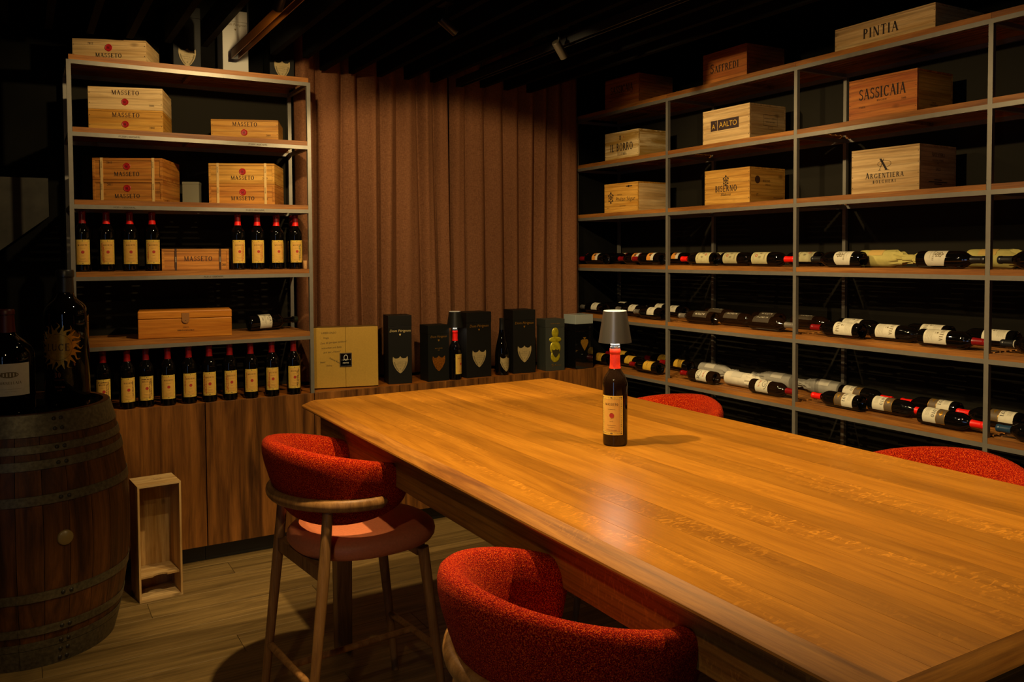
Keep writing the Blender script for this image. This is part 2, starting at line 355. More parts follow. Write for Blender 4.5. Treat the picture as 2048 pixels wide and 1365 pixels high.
def glyph(ch):
    g = GL(); a = 0.6
    if ch == 'A': g.line(.10, 0, .38, 1, TN); g.line(.37, 1, .66, 0, TK); g.line(.22, .36, .54, .36, TN); g.sf(.1, 0, .11); g.sf(.66, 0, .14); a = .78
    elif ch == 'B': g.st(.16); g.arc(.30, .74, .24, .26, -90, 90); g.arc(.30, .265, .29, .265, -90, 90); [g.line(.1, y, .32, y, TN) for y in (.027, .5, .973)]; g.sf(.14, 0, .12); g.sf(.14, 1, .12); a = .66
    elif ch == 'C': g.arc(.44, .5, .38, .5, 45, 315); g.line(.70, .72, .70, .98, .06); a = .8
    elif ch == 'D': g.st(.16); g.arc(.30, .5, .42, .5, -90, 90); g.line(.1, .027, .32, .027, TN); g.line(.1, .973, .32, .973, TN); a = .8
    elif ch in 'EF':
        g.st(.16); g.line(.05, .975, .56, .975, TN); g.line(.16, .52, .44, .52, TN); g.st(.55, .045, .80, .98); g.st(.43, .04, .42, .62)
        if ch == 'E': g.line(.05, .027, .60, .027, TN); g.st(.59, .045, .02, .22)
        else: g.sf(.16, 0, .14)
        a = .68 if ch == 'E' else .62
    elif ch == 'G': g.arc(.44, .5, .38, .5, 45, 330); g.st(.70, .13, .08, .42); g.sf(.70, .42, .12); g.line(.71, .74, .71, .98, .06); a = .86
    elif ch == 'H': g.st(.16); g.st(.66); g.line(.16, .52, .66, .52, TN); [g.sf(x, y, .13) for x in (.16, .66) for y in (0, 1)]; a = .84
    elif ch == 'I': g.st(.17); g.sf(.17, 0, .15); g.sf(.17, 1, .15); a = .36
    elif ch == 'L': g.st(.16); g.line(.05, .027, .56, .027, TN); g.st(.56, .045, .02, .24); g.sf(.16, 1, .14); a = .64
    elif ch == 'M': g.st(.13, TN); g.line(.14, 1, .46, .02, TK); g.line(.47, .02, .78, 1, TN); g.st(.80, TK); g.sf(.13, 0, .12); g.sf(.80, 0, .15); g.sf(.08, 1, .08); g.sf(.86, 1, .10); a = .98
    elif ch == 'N': g.st(.13, TN); g.line(.15, 1, .62, 0, TK); g.st(.66, TN); g.sf(.13, 0, .12); g.sf(.10, 1, .10); g.sf(.66, 1, .12); a = .80
    elif ch == 'O': g.arc(.42, .5, .38, .51, 0, 360, n=22); a = .84
    elif ch == 'P': g.st(.16); g.arc(.28, .73, .29, .27, -90, 90); g.line(.1, .973, .3, .973, TN); g.line(.16, .487, .3, .487, TN); g.sf(.16, 0, .14); a = .62
    elif ch == 'R': g.st(.16); g.arc(.28, .74, .27, .26, -90, 90); g.line(.1, .973, .3, .973, TN); g.line(.16, .507, .3, .507, TN); g.line(.36, .5, .66, 0, TK); g.sf(.16, 0, .14); g.sf(.68, 0, .10); a = .74
    elif ch == 'S': g.arc(.30, .755, .23, .245, 25, 275, .13, TN, turn=.5); g.arc(.31, .27, .26, .27, 95, -155, .14, TN, turn=.5); g.st(.50, .05, .74, .98); g.st(.07, .05, .02, .30); a = .62
    elif ch == 'T': g.st(.34); g.line(.04, .975, .64, .975, TN); g.st(.05, .045, .76, .98); g.st(.63, .045, .76, .98); g.sf(.34, 0, .15); a = .68
    elif ch == 'U': g.st(.16, TK, .25); g.arc(.38, .28, .295, .28, 180, 360); g.st(.65, TN, .25); g.sf(.16, 1); g.sf(.65, 1); a = .8
    elif ch == '0': g.arc(.29, .5, .25, .5, 0, 360, n=16); a = .6
    elif ch == '1': g.st(.25, .13); g.sf(.25, 0, .15); g.line(.1, .80, .22, 1, .06); a = .48
    elif ch == '2': g.arc(.28, .74, .24, .26, 170, -35); g.line(.08, .05, .46, .60, .08); g.line(.05, .05, .54, .05, .10); a = .6
    elif ch == '3': g.arc(.26, .76, .22, .24, 160, -90); g.arc(.26, .27, .25, .27, 90, -160); a = .58
    elif ch == '8': g.arc(.28, .76, .20, .24, 0, 360, .10); g.arc(.28, .27, .25, .27, 0, 360, .12); a = .58
    elif ch == '9': g.arc(.28, .68, .24, .32, 0, 360, .12); g.arc(.22, .62, .30, .62, 0, -75, .10); a = .58
    else: a = .35
    return g.q, a
def serif_text(txt, h, track=0.06, small=1.0, wid=1.0):
    """flat quads, cap height h, centred on x, baseline at 0; small < 1 sets small caps after the first letter of each word"""
    quads, x = [], 0.0; new = True
    for ch in txt:
        if ch == ' ': x += 0.4; new = True; continue
        s = 1.0 if new else small; new = False
        q, a = glyph(ch)
        for poly in q: quads.append([(x + px * s * wid, py * s) for px, py in poly])
        x += a * s * wid + track
    w_ = x - track
    return [[((px - w_ / 2) * h, py * h) for px, py in poly] for poly in quads], w_ * h
_fc = {}
def font_mesh(txt, h, shear=0.0):
    key = (txt, round(h, 5), shear)
    if key in _fc: return _fc[key]
    c = bpy.data.curves.new('txt', 'FONT'); c.body = txt; c.size = h / 0.70; c.align_x = 'CENTER'; c.shear = shear; c.resolution_u = 2
    o = bpy.data.objects.new('txt', c); COL.objects.link(o)
    dg = bpy.context.evaluated_depsgraph_get(); me = bpy.data.meshes.new_from_object(o.evaluated_get(dg))
    polys = [[(me.vertices[i].co.x, me.vertices[i].co.y) for i in p.vertices] for p in me.polygons]
    bpy.data.objects.remove(o); bpy.data.curves.remove(c); bpy.data.meshes.remove(me)
    _fc[key] = polys
    return polys
def scribble(w, h, seed, slant=0.2, th=0.0009):
    r = random.Random(seed); P = []; x = 0.0
    while x < w:
        P.append((x + slant * h * 0.3, r.uniform(-0.1, 0.25) * h)); x += r.uniform(.12, .3) * h
        P.append((x + slant * h, r.choice((0.55, 0.6, 1.0, 0.5, 0.8)) * h * r.uniform(.8, 1.1))); x += r.uniform(.10, .28) * h
        if r.random() < 0.15: x += 0.35 * h; P.append(None)
    quads = []
    for a, b in zip(P, P[1:]):
        if a is None or b is None: continue
        d = Vector((b[0] - a[0], b[1] - a[1])); n = Vector((-d.y, d.x)).normalized() * th / 2
        quads.append([(a[0] - n.x, a[1] - n.y), (b[0] - n.x, b[1] - n.y), (b[0] + n.x, b[1] + n.y), (a[0] + n.x, a[1] + n.y)])
    return [[(x - w / 2, y) for x, y in q] for q in quads]
def shift(polys, dx=0, dy=0, rot=0.0, s=1.0):
    c, sn = math.cos(rot), math.sin(rot)
    return [[((x * c - y * sn) * s + dx, (x * sn + y * c) * s + dy) for x, y in p] for p in polys]
def disc(cx, cy, r, n=24, wob=0.0, seed=1):
    q = random.Random(seed); return [[(cx + r * (1 + q.uniform(-wob, wob)) * math.cos(2 * PI * i / n), cy + r * (1 + q.uniform(-wob, wob)) * math.sin(2 * PI * i / n)) for i in range(n)]]
def rectp(x0, x1, y0, y1): return [[(x0, y0), (x1, y0), (x1, y1), (x0, y1)]]
def frame(x0, x1, y0, y1, t): return rectp(x0, x1, y0, y0 + t) + rectp(x0, x1, y1 - t, y1) + rectp(x0, x0 + t, y0 + t, y1 - t) + rectp(x1 - t, x1, y0 + t, y1 - t)
def ring(cx, cy, rx, ry, t, n=24):
    out = []
    for i in range(n):
        a, b = 2 * PI * i / n, 2 * PI * (i + 1) / n
        out.append([(cx + rx * math.cos(a), cy + ry * math.sin(a)), (cx + rx * math.cos(b), cy + ry * math.sin(b)), (cx + (rx - t) * math.cos(b), cy + (ry - t) * math.sin(b)), (cx + (rx - t) * math.cos(a), cy + (ry - t) * math.sin(a))])
    return out
def ornament(x0, x1, y0, y1, step=0.0055, s=0.0016):
    """little marks of an ornamental label border"""
    out = []; r = random.Random(3)
    def mark(x, y):
        k = r.choice((0, 1, 2)); a = s * r.uniform(.7, 1.3)
        if k == 0: out.append([(x - a, y), (x, y - a), (x + a, y), (x, y + a)])
        elif k == 1: out.extend(rectp(x - a, x + a, y - a * .4, y + a * .4))
        else: out.extend(rectp(x - a * .4, x + a * .4, y - a, y + a))
    n = int((x1 - x0) / step)
    for i in range(n + 1):
        for y in (y0, y1): mark(x0 + (x1 - x0) * i / n, y)
    n = int((y1 - y0) / step)
    for i in range(1, n):
        for x in (x0, x1): mark(x, y0 + (y1 - y0) * i / n)
    for x in (x0, x1, (x0 + x1) / 2):
        for y in (y0, y1): out.extend(rectp(x - s * 1.5, x + s * 1.5, y - s * 1.2, y + s * 1.2))
    return out
def flat_mesh(name, polys, y=0.0):
    """polys in (x, z) on a plane facing -y"""
    mb = MB()
    for p in polys: mb.add([(px, y, pz) for px, pz in p], [tuple(range(len(p)))])
    me = bpy.data.meshes.new(name); me.from_pydata(mb.v, [], mb.f); me.update(); return me
def cyl_mesh(name, polys, r, z0=0.0, maxseg=0.010):
    """polys in (arc length, z) wrapped on a cylinder whose front faces -y"""
    mb = MB()
    for p in polys:
        w_ = max(q[0] for q in p) - min(q[0] for q in p)
        if w_ > maxseg and len(p) == 4:
            n = int(math.ceil(w_ / maxseg))
            for i in range(n):
                t0, t1 = i / n, (i + 1) / n
                L = lambda a, b, t: (a[0] + (b[0] - a[0]) * t, a[1] + (b[1] - a[1]) * t)
                q = [L(p[0], p[1], t0), L(p[0], p[1], t1), L(p[3], p[2], t1), L(p[3], p[2], t0)]
                mb.add([(r * math.sin(x / r), -r * math.cos(x / r), z + z0) for x, z in q], [(0, 1, 2, 3)])
        else:
            mb.add([(r * math.sin(x / r), -r * math.cos(x / r), z + z0) for x, z in p], [tuple(range(len(p)))])
    me = bpy.data.meshes.new(name); me.from_pydata(mb.v, [], mb.f); me.update(); return me

# ------------------------------------------------------------------ the room
XS = 2.4426            # front plane of the right-hand shelves
LEV = [0.81 + z for z in (-0.0001, 0.3511, 0.6991, 1.0513, 1.4027, 1.7497)]   # underside of the rails, bottom to top
TOPZ = [z + 0.044 for z in LEV]
# floor of oak planks
fl = MB(); fl.box(-2.6, 2.9, -6.2, 0.45, -0.06, -0.012)
floor = struct(build('floor', fl, mat('floor_base', hexc('1c150c'), 0.9)))
_pl = {}
y = -6.2; row = 0
while y < 0.43:
    wd = 0.182; x = -2.6 - (row * 0.73) % 1.9
    while x < 2.9:
        x0, x1 = max(x, -2.6), min(x + 1.9, 2.9); x += 1.9
        if x1 - x0 < 0.03: continue
        key = round(x1 - x0, 3)
        if key not in _pl:
            mb = MB(); a, b = key / 2 - 0.0008, wd / 2 - 0.0008
            mb.add([(-a, -b, -.012), (a, -b, -.012), (a, b, -.012), (-a, b, -.012), (-a, -b, -.0008), (a, -b, -.0008), (a, b, -.0008), (-a, b, -.0008),
                    (-a + .001, -b + .001, 0), (a - .001, -b + .001, 0), (a - .001, b - .001, 0), (-a + .001, b - .001, 0)],
                   [(0, 1, 5, 4), (1, 2, 6, 5), (2, 3, 7, 6), (3, 0, 4, 7), (4, 5, 9, 8), (5, 6, 10, 9), (6, 7, 11, 10), (7, 4, 8, 11), (8, 9, 10, 11)])
            _pl[key] = mb.mesh('plank')
        link('plank', _pl[key], M_FLOOR, floor, loc=((x0 + x1) / 2, y + wd / 2, 0))
    y += wd; row += 1
def wall(name, *b, m=M_BLACK):
    mb = MB(); mb.box(*b); return struct(build(name, mb, m))
wall('wall_back', -2.7, 3.0, 0.432, 0.55, 0, 3.2)
wall('wall_right', 2.872, 3.0, -6.3, 0.432, 0, 3.2)
wall('trim_2', 2.8645, 2.8715, -3.65, 0.431, 0, 2.60, m=M_PANEL0)  # added panel, lighter than the wall so light streaks show on it
wall('trim_3', -0.80, 0.405, 0.4245, 0.4315, 0.86, 2.60, m=M_PANEL0)  # added likewise behind the left shelf to bring out the streaks
wr = MB(); wr.box(-2.7, 2.872, -6.3, -6.2, 0, 3.2); struct(build('wall_rear', wr, M_BLACK))
# left wall with a tall window towards the camera end of the room
wl = MB(); WY0, WY1, WZ0, WZ1 = -5.35, -4.85, 0.35, 2.35
for b in ((-2.7, -2.6, -6.2, WY0, 0, 3.2), (-2.7, -2.6, WY1, 0.432, 0, 3.2), (-2.7, -2.6, WY0, WY1, 0, WZ0), (-2.7, -2.6, WY0, WY1, WZ1, 3.2)): wl.box(*b)
struct(build('wall_left', wl, M_BLACK))
win = bpy.data.objects.new('window_1', None); COL.objects.link(win); win['kind'] = 'structure'; win.location = (-2.65, (WY0 + WY1) / 2, WZ0)
wf = MB(); hw = (WY1 - WY0) / 2; hh = WZ1 - WZ0
for b in ((-.02, .02, -hw, -hw + .04, 0, hh), (-.02, .02, hw - .04, hw, 0, hh), (-.02, .02, -hw, hw, 0, .04), (-.02, .02, -hw, hw, hh - .04, hh), (-.02, .02, -hw, hw, hh / 2 - .015, hh / 2 + .015)): wf.box(*b)
build('window_frame', wf, M_CAPBLK, win)
bx('pane', (0.006, 2 * hw - .08, hh - .08), mat('dusk_pane', (0.35, 0.55, 0.95), 0.1, emit=3.5), win, loc=(-.01, 0, hh / 2))
# ceiling with black battens running away from the camera
cb = MB(); cb.box(-2.7, 3.0, -6.3, 0.55, 3.14, 3.2)
ceiling = struct(build('ceiling', cb, M_CEIL))
SB = 2.705
sm = MB(); sm.box(-.016, .016, -3.09, 3.09, -.065, .065); sme = sm.mesh('slat')
sm = MB(); sm.box(-.016, .016, -2.96, 2.96, -.065, .065); smf = sm.mesh('slat')
for k in range(-16, 9):
    if k in (-3, 5): continue
    link('slat', sme if k >= 0 else smf, M_SLATBLK, ceiling, loc=(0.545 + 0.1762 * k, -2.85 if k >= 0 else -2.98, SB + .065))
hg = MB()
for yy in (-0.9, -2.4, -3.9, -5.4): hg.box(-2.3, 2.0, yy - .02, yy + .02, SB + .13, SB + .17)
build('batten', hg, M_SLATBLK, ceiling)
hg = MB()
for yy in (-0.9, -3.9):
    for xx in (-2.0, 0.1, 1.7): hg.tube([(xx, yy, SB + .165), (xx, yy, 3.145)], .006, 6)
build('hanger', hg, M_SLATBLK, ceiling)
# lighting tracks
def track(x, m, label, y0, y1):
    t = thing('lighting_track', label, 'track', (x, 0, SB - .015))
    mb = MB(); mb.box(-.019, -.015, y0, y1, 0, .05); mb.box(.015, .019, y0, y1, 0, .05); mb.box(-.019, .019, y0, y1, .046, .05)
    build('housing', mb, m, t)
    mb = MB(); mb.box(-.012, -.006, y0 + .03, y1 - .01, .03, .045); mb.box(.006, .012, y0 + .03, y1 - .01, .03, .045)
    build('conductor', mb, M_CHROME, t)
    bx('end_cap', (.038, .012, .05), M_CAPBLK, t, loc=(0, y1, .025))
    mb = MB()
    mb.tube([(0, 0, .05), (0, 0, .40)], .004, 6); hm = mb.mesh('hanger')
    for yy in (y0 + .3, (y0 + y1) / 2, y1 - .3): link('hanger', hm, M_CAPBLK, t, loc=(0, yy, 0))
    return t
track(0.022, M_BRONZE, 'bronze lighting track hanging above the left shelf', -5.8, 0.11)
track(1.426, M_CAPBLK, 'black lighting track above the middle of the curtain', -5.8, 0.22)
# spot heads with their lamps
def spotlight(i, loc, aim, power, cone, blend, size, label):
    d = (Vector(aim) - Vector(loc)).normalized(); L = Vector(loc)
    t = thing('track_spotlight', label, 'spotlight', loc, group='spotlights on the ceiling tracks')
    q = d.to_track_quat('-Z', 'Y').to_matrix().to_4x4()
    mb = MB(); mb.lathe([(0.0, .100), (.020, .100), (.022, .096), (.022, .004), (.0205, .004), (.0205, .07), (0, .07)], 20); mb.xform(q)
    build('housing', mb, M_LAMPD if i != 2 else mat('dim_bronze', (0.035, 0.028, 0.018), 0.45, metal=0.5), t, smooth=40)
    top = q @ Vector((0, 0, .06))
    mb = MB(); mb.tube([top, (top.x, top.y, 2.757 - L.z)], .006, 8); build('stem', mb, M_CAPBLK, t)
    mb = MB(); mb.box(top.x - .03, top.x + .03, top.y - .05, top.y + .05, 2.756 - L.z, 2.77 - L.z); build('adapter', mb, M_CAPBLK, t)
    ld = bpy.data.lights.new('lamp', 'SPOT'); ld.energy = power; ld.color = WARM; ld.spot_size = math.radians(cone); ld.spot_blend = blend; ld.shadow_soft_size = size
    lo = bpy.data.objects.new('lamp', ld); COL.objects.link(lo); lo.parent = t
    lo.matrix_local = Matrix.Translation(d * 0.012) @ q
    return t
SPLAB = ['black spotlight over the left edge of the table', 'black spotlight in front of the left shelf', 'small bronze spotlight hanging in front of the right shelves',
         'black spotlight aimed at the curtain', 'black spotlight aimed at the left shelf', 'black spotlight over the near end of the table', 'black spotlight aimed at the nearest bay of the right shelves', 'added small spotlight between the battens, lighting up the white box', 'added fill spotlight behind the camera, brightening the near stool', 'black spotlight aimed at the middle bay of the right shelves']
for i, s in enumerate(SPOTS): spotlight(i, *s, SPLAB[i])
# concrete prism with a sloping underside at the far left
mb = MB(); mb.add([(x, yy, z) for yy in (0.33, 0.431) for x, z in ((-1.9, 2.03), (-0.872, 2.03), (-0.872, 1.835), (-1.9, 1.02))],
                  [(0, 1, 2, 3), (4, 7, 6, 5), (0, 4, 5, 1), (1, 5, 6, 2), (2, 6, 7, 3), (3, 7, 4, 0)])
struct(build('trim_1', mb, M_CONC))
# curtains
def curtain(x0, x1, label, seed):
    r = random.Random(seed); n = 340; rows = [.882 + (3.13 - .882) * q / 14 for q in range(15)]
    edges = [0.0]; amps = []; sk = []
    while edges[-1] < x1 - x0: edges.append(edges[-1] + r.uniform(.10, .17)); amps.append(r.uniform(.030, .052)); sk.append(r.uniform(-.25, .25))
    f = (x1 - x0) / edges[-1]; edges = [e * f for e in edges]; drift = [r.uniform(-.03, .03) for _ in edges]; drift[0] = drift[-1] = 0
    vs_ = []
    for z in rows:
        u = (z - .882) / 2.25; ed = [e + d * (1 - u) * math.sin(2.2 * u + 1.1) for e, d in zip(edges, drift)]
        for i in range(n + 1):
            s = (x1 - x0) * i / n; k = max(j for j in range(len(ed) - 1) if ed[j] <= s + 1e-9); t = min(1, (s - ed[k]) / (ed[k + 1] - ed[k]))
            t = t + sk[k] * t * (1 - t); a = amps[k] * (1 - .25 * u)
            hump = math.sin(PI * t) ** .85; sub_ = .22 * math.sin(2 * PI * t + k + 2.5 * (1 - u)) * math.sin(PI * t)
            vs_.append((x0 + s, .356 - a * 1.9 * (hump + sub_), z))
    fs = [(j * (n + 1) + i, j * (n + 1) + i + 1, (j + 1) * (n + 1) + i + 1, (j + 1) * (n + 1) + i) for j in range(len(rows) - 1) for i in range(n)]
    me = bpy.data.meshes.new('curtain'); me.from_pydata(vs_, [], fs); shade(me, 180)
    o = link('curtain', me, M_CURT); so = o.modifiers.new('thick', 'SOLIDIFY'); so.thickness = .003
    return tag(o, label, 'curtain')
curtain(0.405, 1.405, 'brown woven curtain panel hanging beside the left shelf', 5)
curtain(1.418, 2.425, 'brown woven curtain panel hanging beside the right shelves', 9)

# ------------------------------------------------------------------ sideboard units under the left shelf and the curtain
DOORX = [-1.36, -0.775, -0.186, 0.397, 0.911, 1.434, 1.94, 2.44]
CABL = ['walnut sideboard unit behind the wine barrel', 'walnut sideboard unit behind the empty crate', 'walnut sideboard unit beside the first red stool',
        'walnut sideboard unit under the gold box', 'walnut sideboard unit under the small black box', 'walnut sideboard unit under the champagne bottle', 'walnut sideboard unit in the corner by the right shelves']
for i in range(7):
    x0, x1 = DOORX[i], DOORX[i + 1]; wd = x1 - x0
    t = thing('sideboard_unit', CABL[i], 'cabinet', ((x0 + x1) / 2, 0.21, 0), group='walnut sideboard units')
    mb = MB(); mb.box(-wd / 2 + .001, wd / 2 - .001, -.188, .205, .10, .843); build('body', mb, M_CAB, t)
    mb = MB(); mb.box(-wd / 2 + .001, wd / 2 - .001, -.13, .19, 0, .099); build('plinth', mb, M_CAPBLK, t)
    bx('door', (wd - .005, .019, .758), M_CAB, t, loc=(0, -.2005, .480), bevel=.0008)
mb = MB(); mb.box(-1.36, 2.44, .0205, .43, .845, .859)
tag(build('worktop', mb, M_CABTOP, bevel=.001), 'long walnut top running under the bottles and champagne boxes', 'worktop')

# ------------------------------------------------------------------ shelf units
_sl = {}
def shelf_unit(t, axis, spans, levels, m, full_posts, org):
    """axis 'x' or 'y' is the long direction; depth runs away from the front plane; t is the parent at org"""
    D = 0.40
    def put(name, s0, s1, d0, d1, z0, z1, mm, bevel=0.0):
        if axis == 'x': dims = (s1 - s0, d1 - d0, z1 - z0); c = ((s0 + s1) / 2, (d0 + d1) / 2, (z0 + z1) / 2)
        else: dims = (d1 - d0, s1 - s0, z1 - z0); c = (XS + (d0 + d1) / 2, (s0 + s1) / 2, (z0 + z1) / 2)
        key = (name,) + tuple(round(v, 4) for v in dims)
        if key not in _sl:
            a, b, cc = [v / 2 for v in dims]; mb = MB(); mb.box(-a, a, -b, b, -cc, cc); _sl[key] = mb.mesh(name)
        return link(name, _sl[key], mm, t, loc=Vector(c) - Vector(org))
    posts = sorted({p for s in spans for p in s})
    for p in posts:
        for d in (0.0, D - .02): put('post', p - .01, p + .01, d, d + .02, full_posts, levels[-1] + .0195, M_METAL)
    for li, z in enumerate(levels):
        top = li == len(levels) - 1
        for p in posts: put('cross_bar', p - .009, p + .009, .02, D - .02, z, z + .019, M_METAL)
        for (a, b) in spans:
            put('rail', a + .01, b - .01, 0, .018, z, z + .02, M_METAL); put('rail', a + .01, b - .01, D - .018, D, z, z + .02, M_METAL)
            e0, e1 = (a - .0, b + .0) if top else (a + .0105, b - .0105)
            put('bearer', (a + b) / 2 - .012, (a + b) / 2 + .012, .027, D - .03, z + .020, z + .036, m)
            for k in range(10):
                d0 = k * .0415; put('slat', e0 + .0005, e1 - .0005, d0, d0 + .0252, z + (.020 if k in (0, 9) else .0365), z + .044, m)
    return put
t = thing('shelf_rack', 'tall slatted shelf rack standing on the sideboard at the left', 'shelf', (-0.2, 0.2, 0.86))
putL = shelf_unit(t, 'x', [(-0.783, 0.388)], LEV[1:], M_SHELFX, 0.8595, (-0.2, 0.2, 0.86))
for txt, li, px in (('M 2008 1450CHF/FL.', 4, -0.52), ('M 2009 1450CHF/FL.', 4, 0.11), ('M 2011 1350CHF/FL.', 3, -0.55), ('M 2012 1850CHF/FL.', 3, 0.09), ('M 2013 1350CHF/FL.', 2, -0.13)):
    link('shelf_lettering', flat_mesh('shelf_lettering', font_mesh(txt, .0082, .2)), M_INK, t, loc=(px + .2, -.2006, LEV[li] + .006 - .86))
t = thing('shelf_rack', 'long slatted shelf rack along the right wall full of lying bottles', 'shelf', (XS + .2, -1.6, 0))
shelf_unit(t, 'y', [(-0.587, 0.40), (-1.582, -0.587), (-2.587, -1.582), (-3.587, -2.587)], LEV, M_SHELFY, 0.0, (XS + .2, -1.6, 0))

# ------------------------------------------------------------------ table
TX0, TX1, TY0, TY1 = -0.015, 1.217, -3.918, -1.165; CH = 0.037; TZ = 1.03
t = thing('bar_table', 'large high oak table with the lamp bottle on it', 'table', (0.6, -2.54, 0))
O = Vector((0.6, -2.54, 0))
px = TX0 + CH; ws = [.085, .098, .075, .104, .088, .079, .102, .091, .083, .096, .087, .078, .09]; k = (TX1 - TX0 - 2 * CH) / sum(ws)
for wd in ws:
    wd *= k; a, b = wd / 2 - .0003, (TY1 - TY0) / 2 - CH - .0004; mb = MB()
    mb.box(-a, a, -b, b, -.03, 0)
    build('plank', mb, M_TABLE, t, loc=Vector((px + wd / 2, (TY0 + TY1) / 2, TZ)) - O); px += wd
sec = [(CH, TZ), (.004, TZ - .0205), (.001, TZ - .0235), (0, TZ - .028), (.003, TZ - .033), (.012, TZ - .0365), (.075, TZ - .040), (.075, TZ - .031), (CH, TZ - .031)]
corners = [(TX0, TY0, 1, 1), (TX1, TY0, -1, 1), (TX1, TY1, -1, -1), (TX0, TY1, 1, -1)]
for i in range(4):
    mb = MB(); vs_ = []
    for (cx, cy, sx, sy) in (corners[i], corners[(i + 1) % 4]):
        for o, z in sec: vs_.append((cx + sx * o - O.x, cy + sy * o - O.y, z))
    n = len(sec); mb.add(vs_, [(j, (j + 1) % n, n + (j + 1) % n, n + j) for j in range(n)] + [tuple(range(n)), tuple(range(n, 2 * n))])
    build('edge_board', mb, M_EDGEX if i % 2 == 0 else M_EDGE, t, smooth=25)
mb = MB(); mb.box(TX0 + .07 - O.x, TX1 - .07 - O.x, TY0 + .07 - O.y, TY1 - .07 - O.y, TZ - .062, TZ - .041); build('underside_panel', mb, M_EDGE, t)
AP = .060
for x0, x1, y0, y1, m in ((TX0 + AP, TX0 + AP + .024, TY0 + AP, TY1 - AP, M_EDGE), (TX1 - AP - .024, TX1 - AP, TY0 + AP, TY1 - AP, M_EDGE), (TX0 + AP + .0245, TX1 - AP - .0245, TY1 - AP - .024, TY1 - AP, M_EDGEX), (TX0 + AP + .0245, TX1 - AP - .0245, TY0 + AP, TY0 + AP + .024, M_EDGEX)):
    bx('apron', (x1 - x0, y1 - y0, .128), m, t, loc=((x0 + x1) / 2 - O.x, (y0 + y1) / 2 - O.y, .862 + .064), bevel=.003)
for lx, ly in ((.108, -1.290), (1.094, -1.290), (.108, -3.79), (1.094, -3.79)):
    mb = MB(); a, b = .037, .030
    mb.add([(-b, -b, 0), (b, -b, 0), (b, b, 0), (-b, b, 0), (-a, -a, TZ - .063), (a, -a, TZ - .063), (a, a, TZ - .063), (-a, a, TZ - .063)], [(0, 3, 2, 1), (4, 5, 6, 7), (0, 1, 5, 4), (1, 2, 6, 5), (2, 3, 7, 6), (3, 0, 4, 7)])
    build('leg', mb, M_STOOLW, t, loc=(lx - O.x, ly - O.y, 0), bevel=.004)

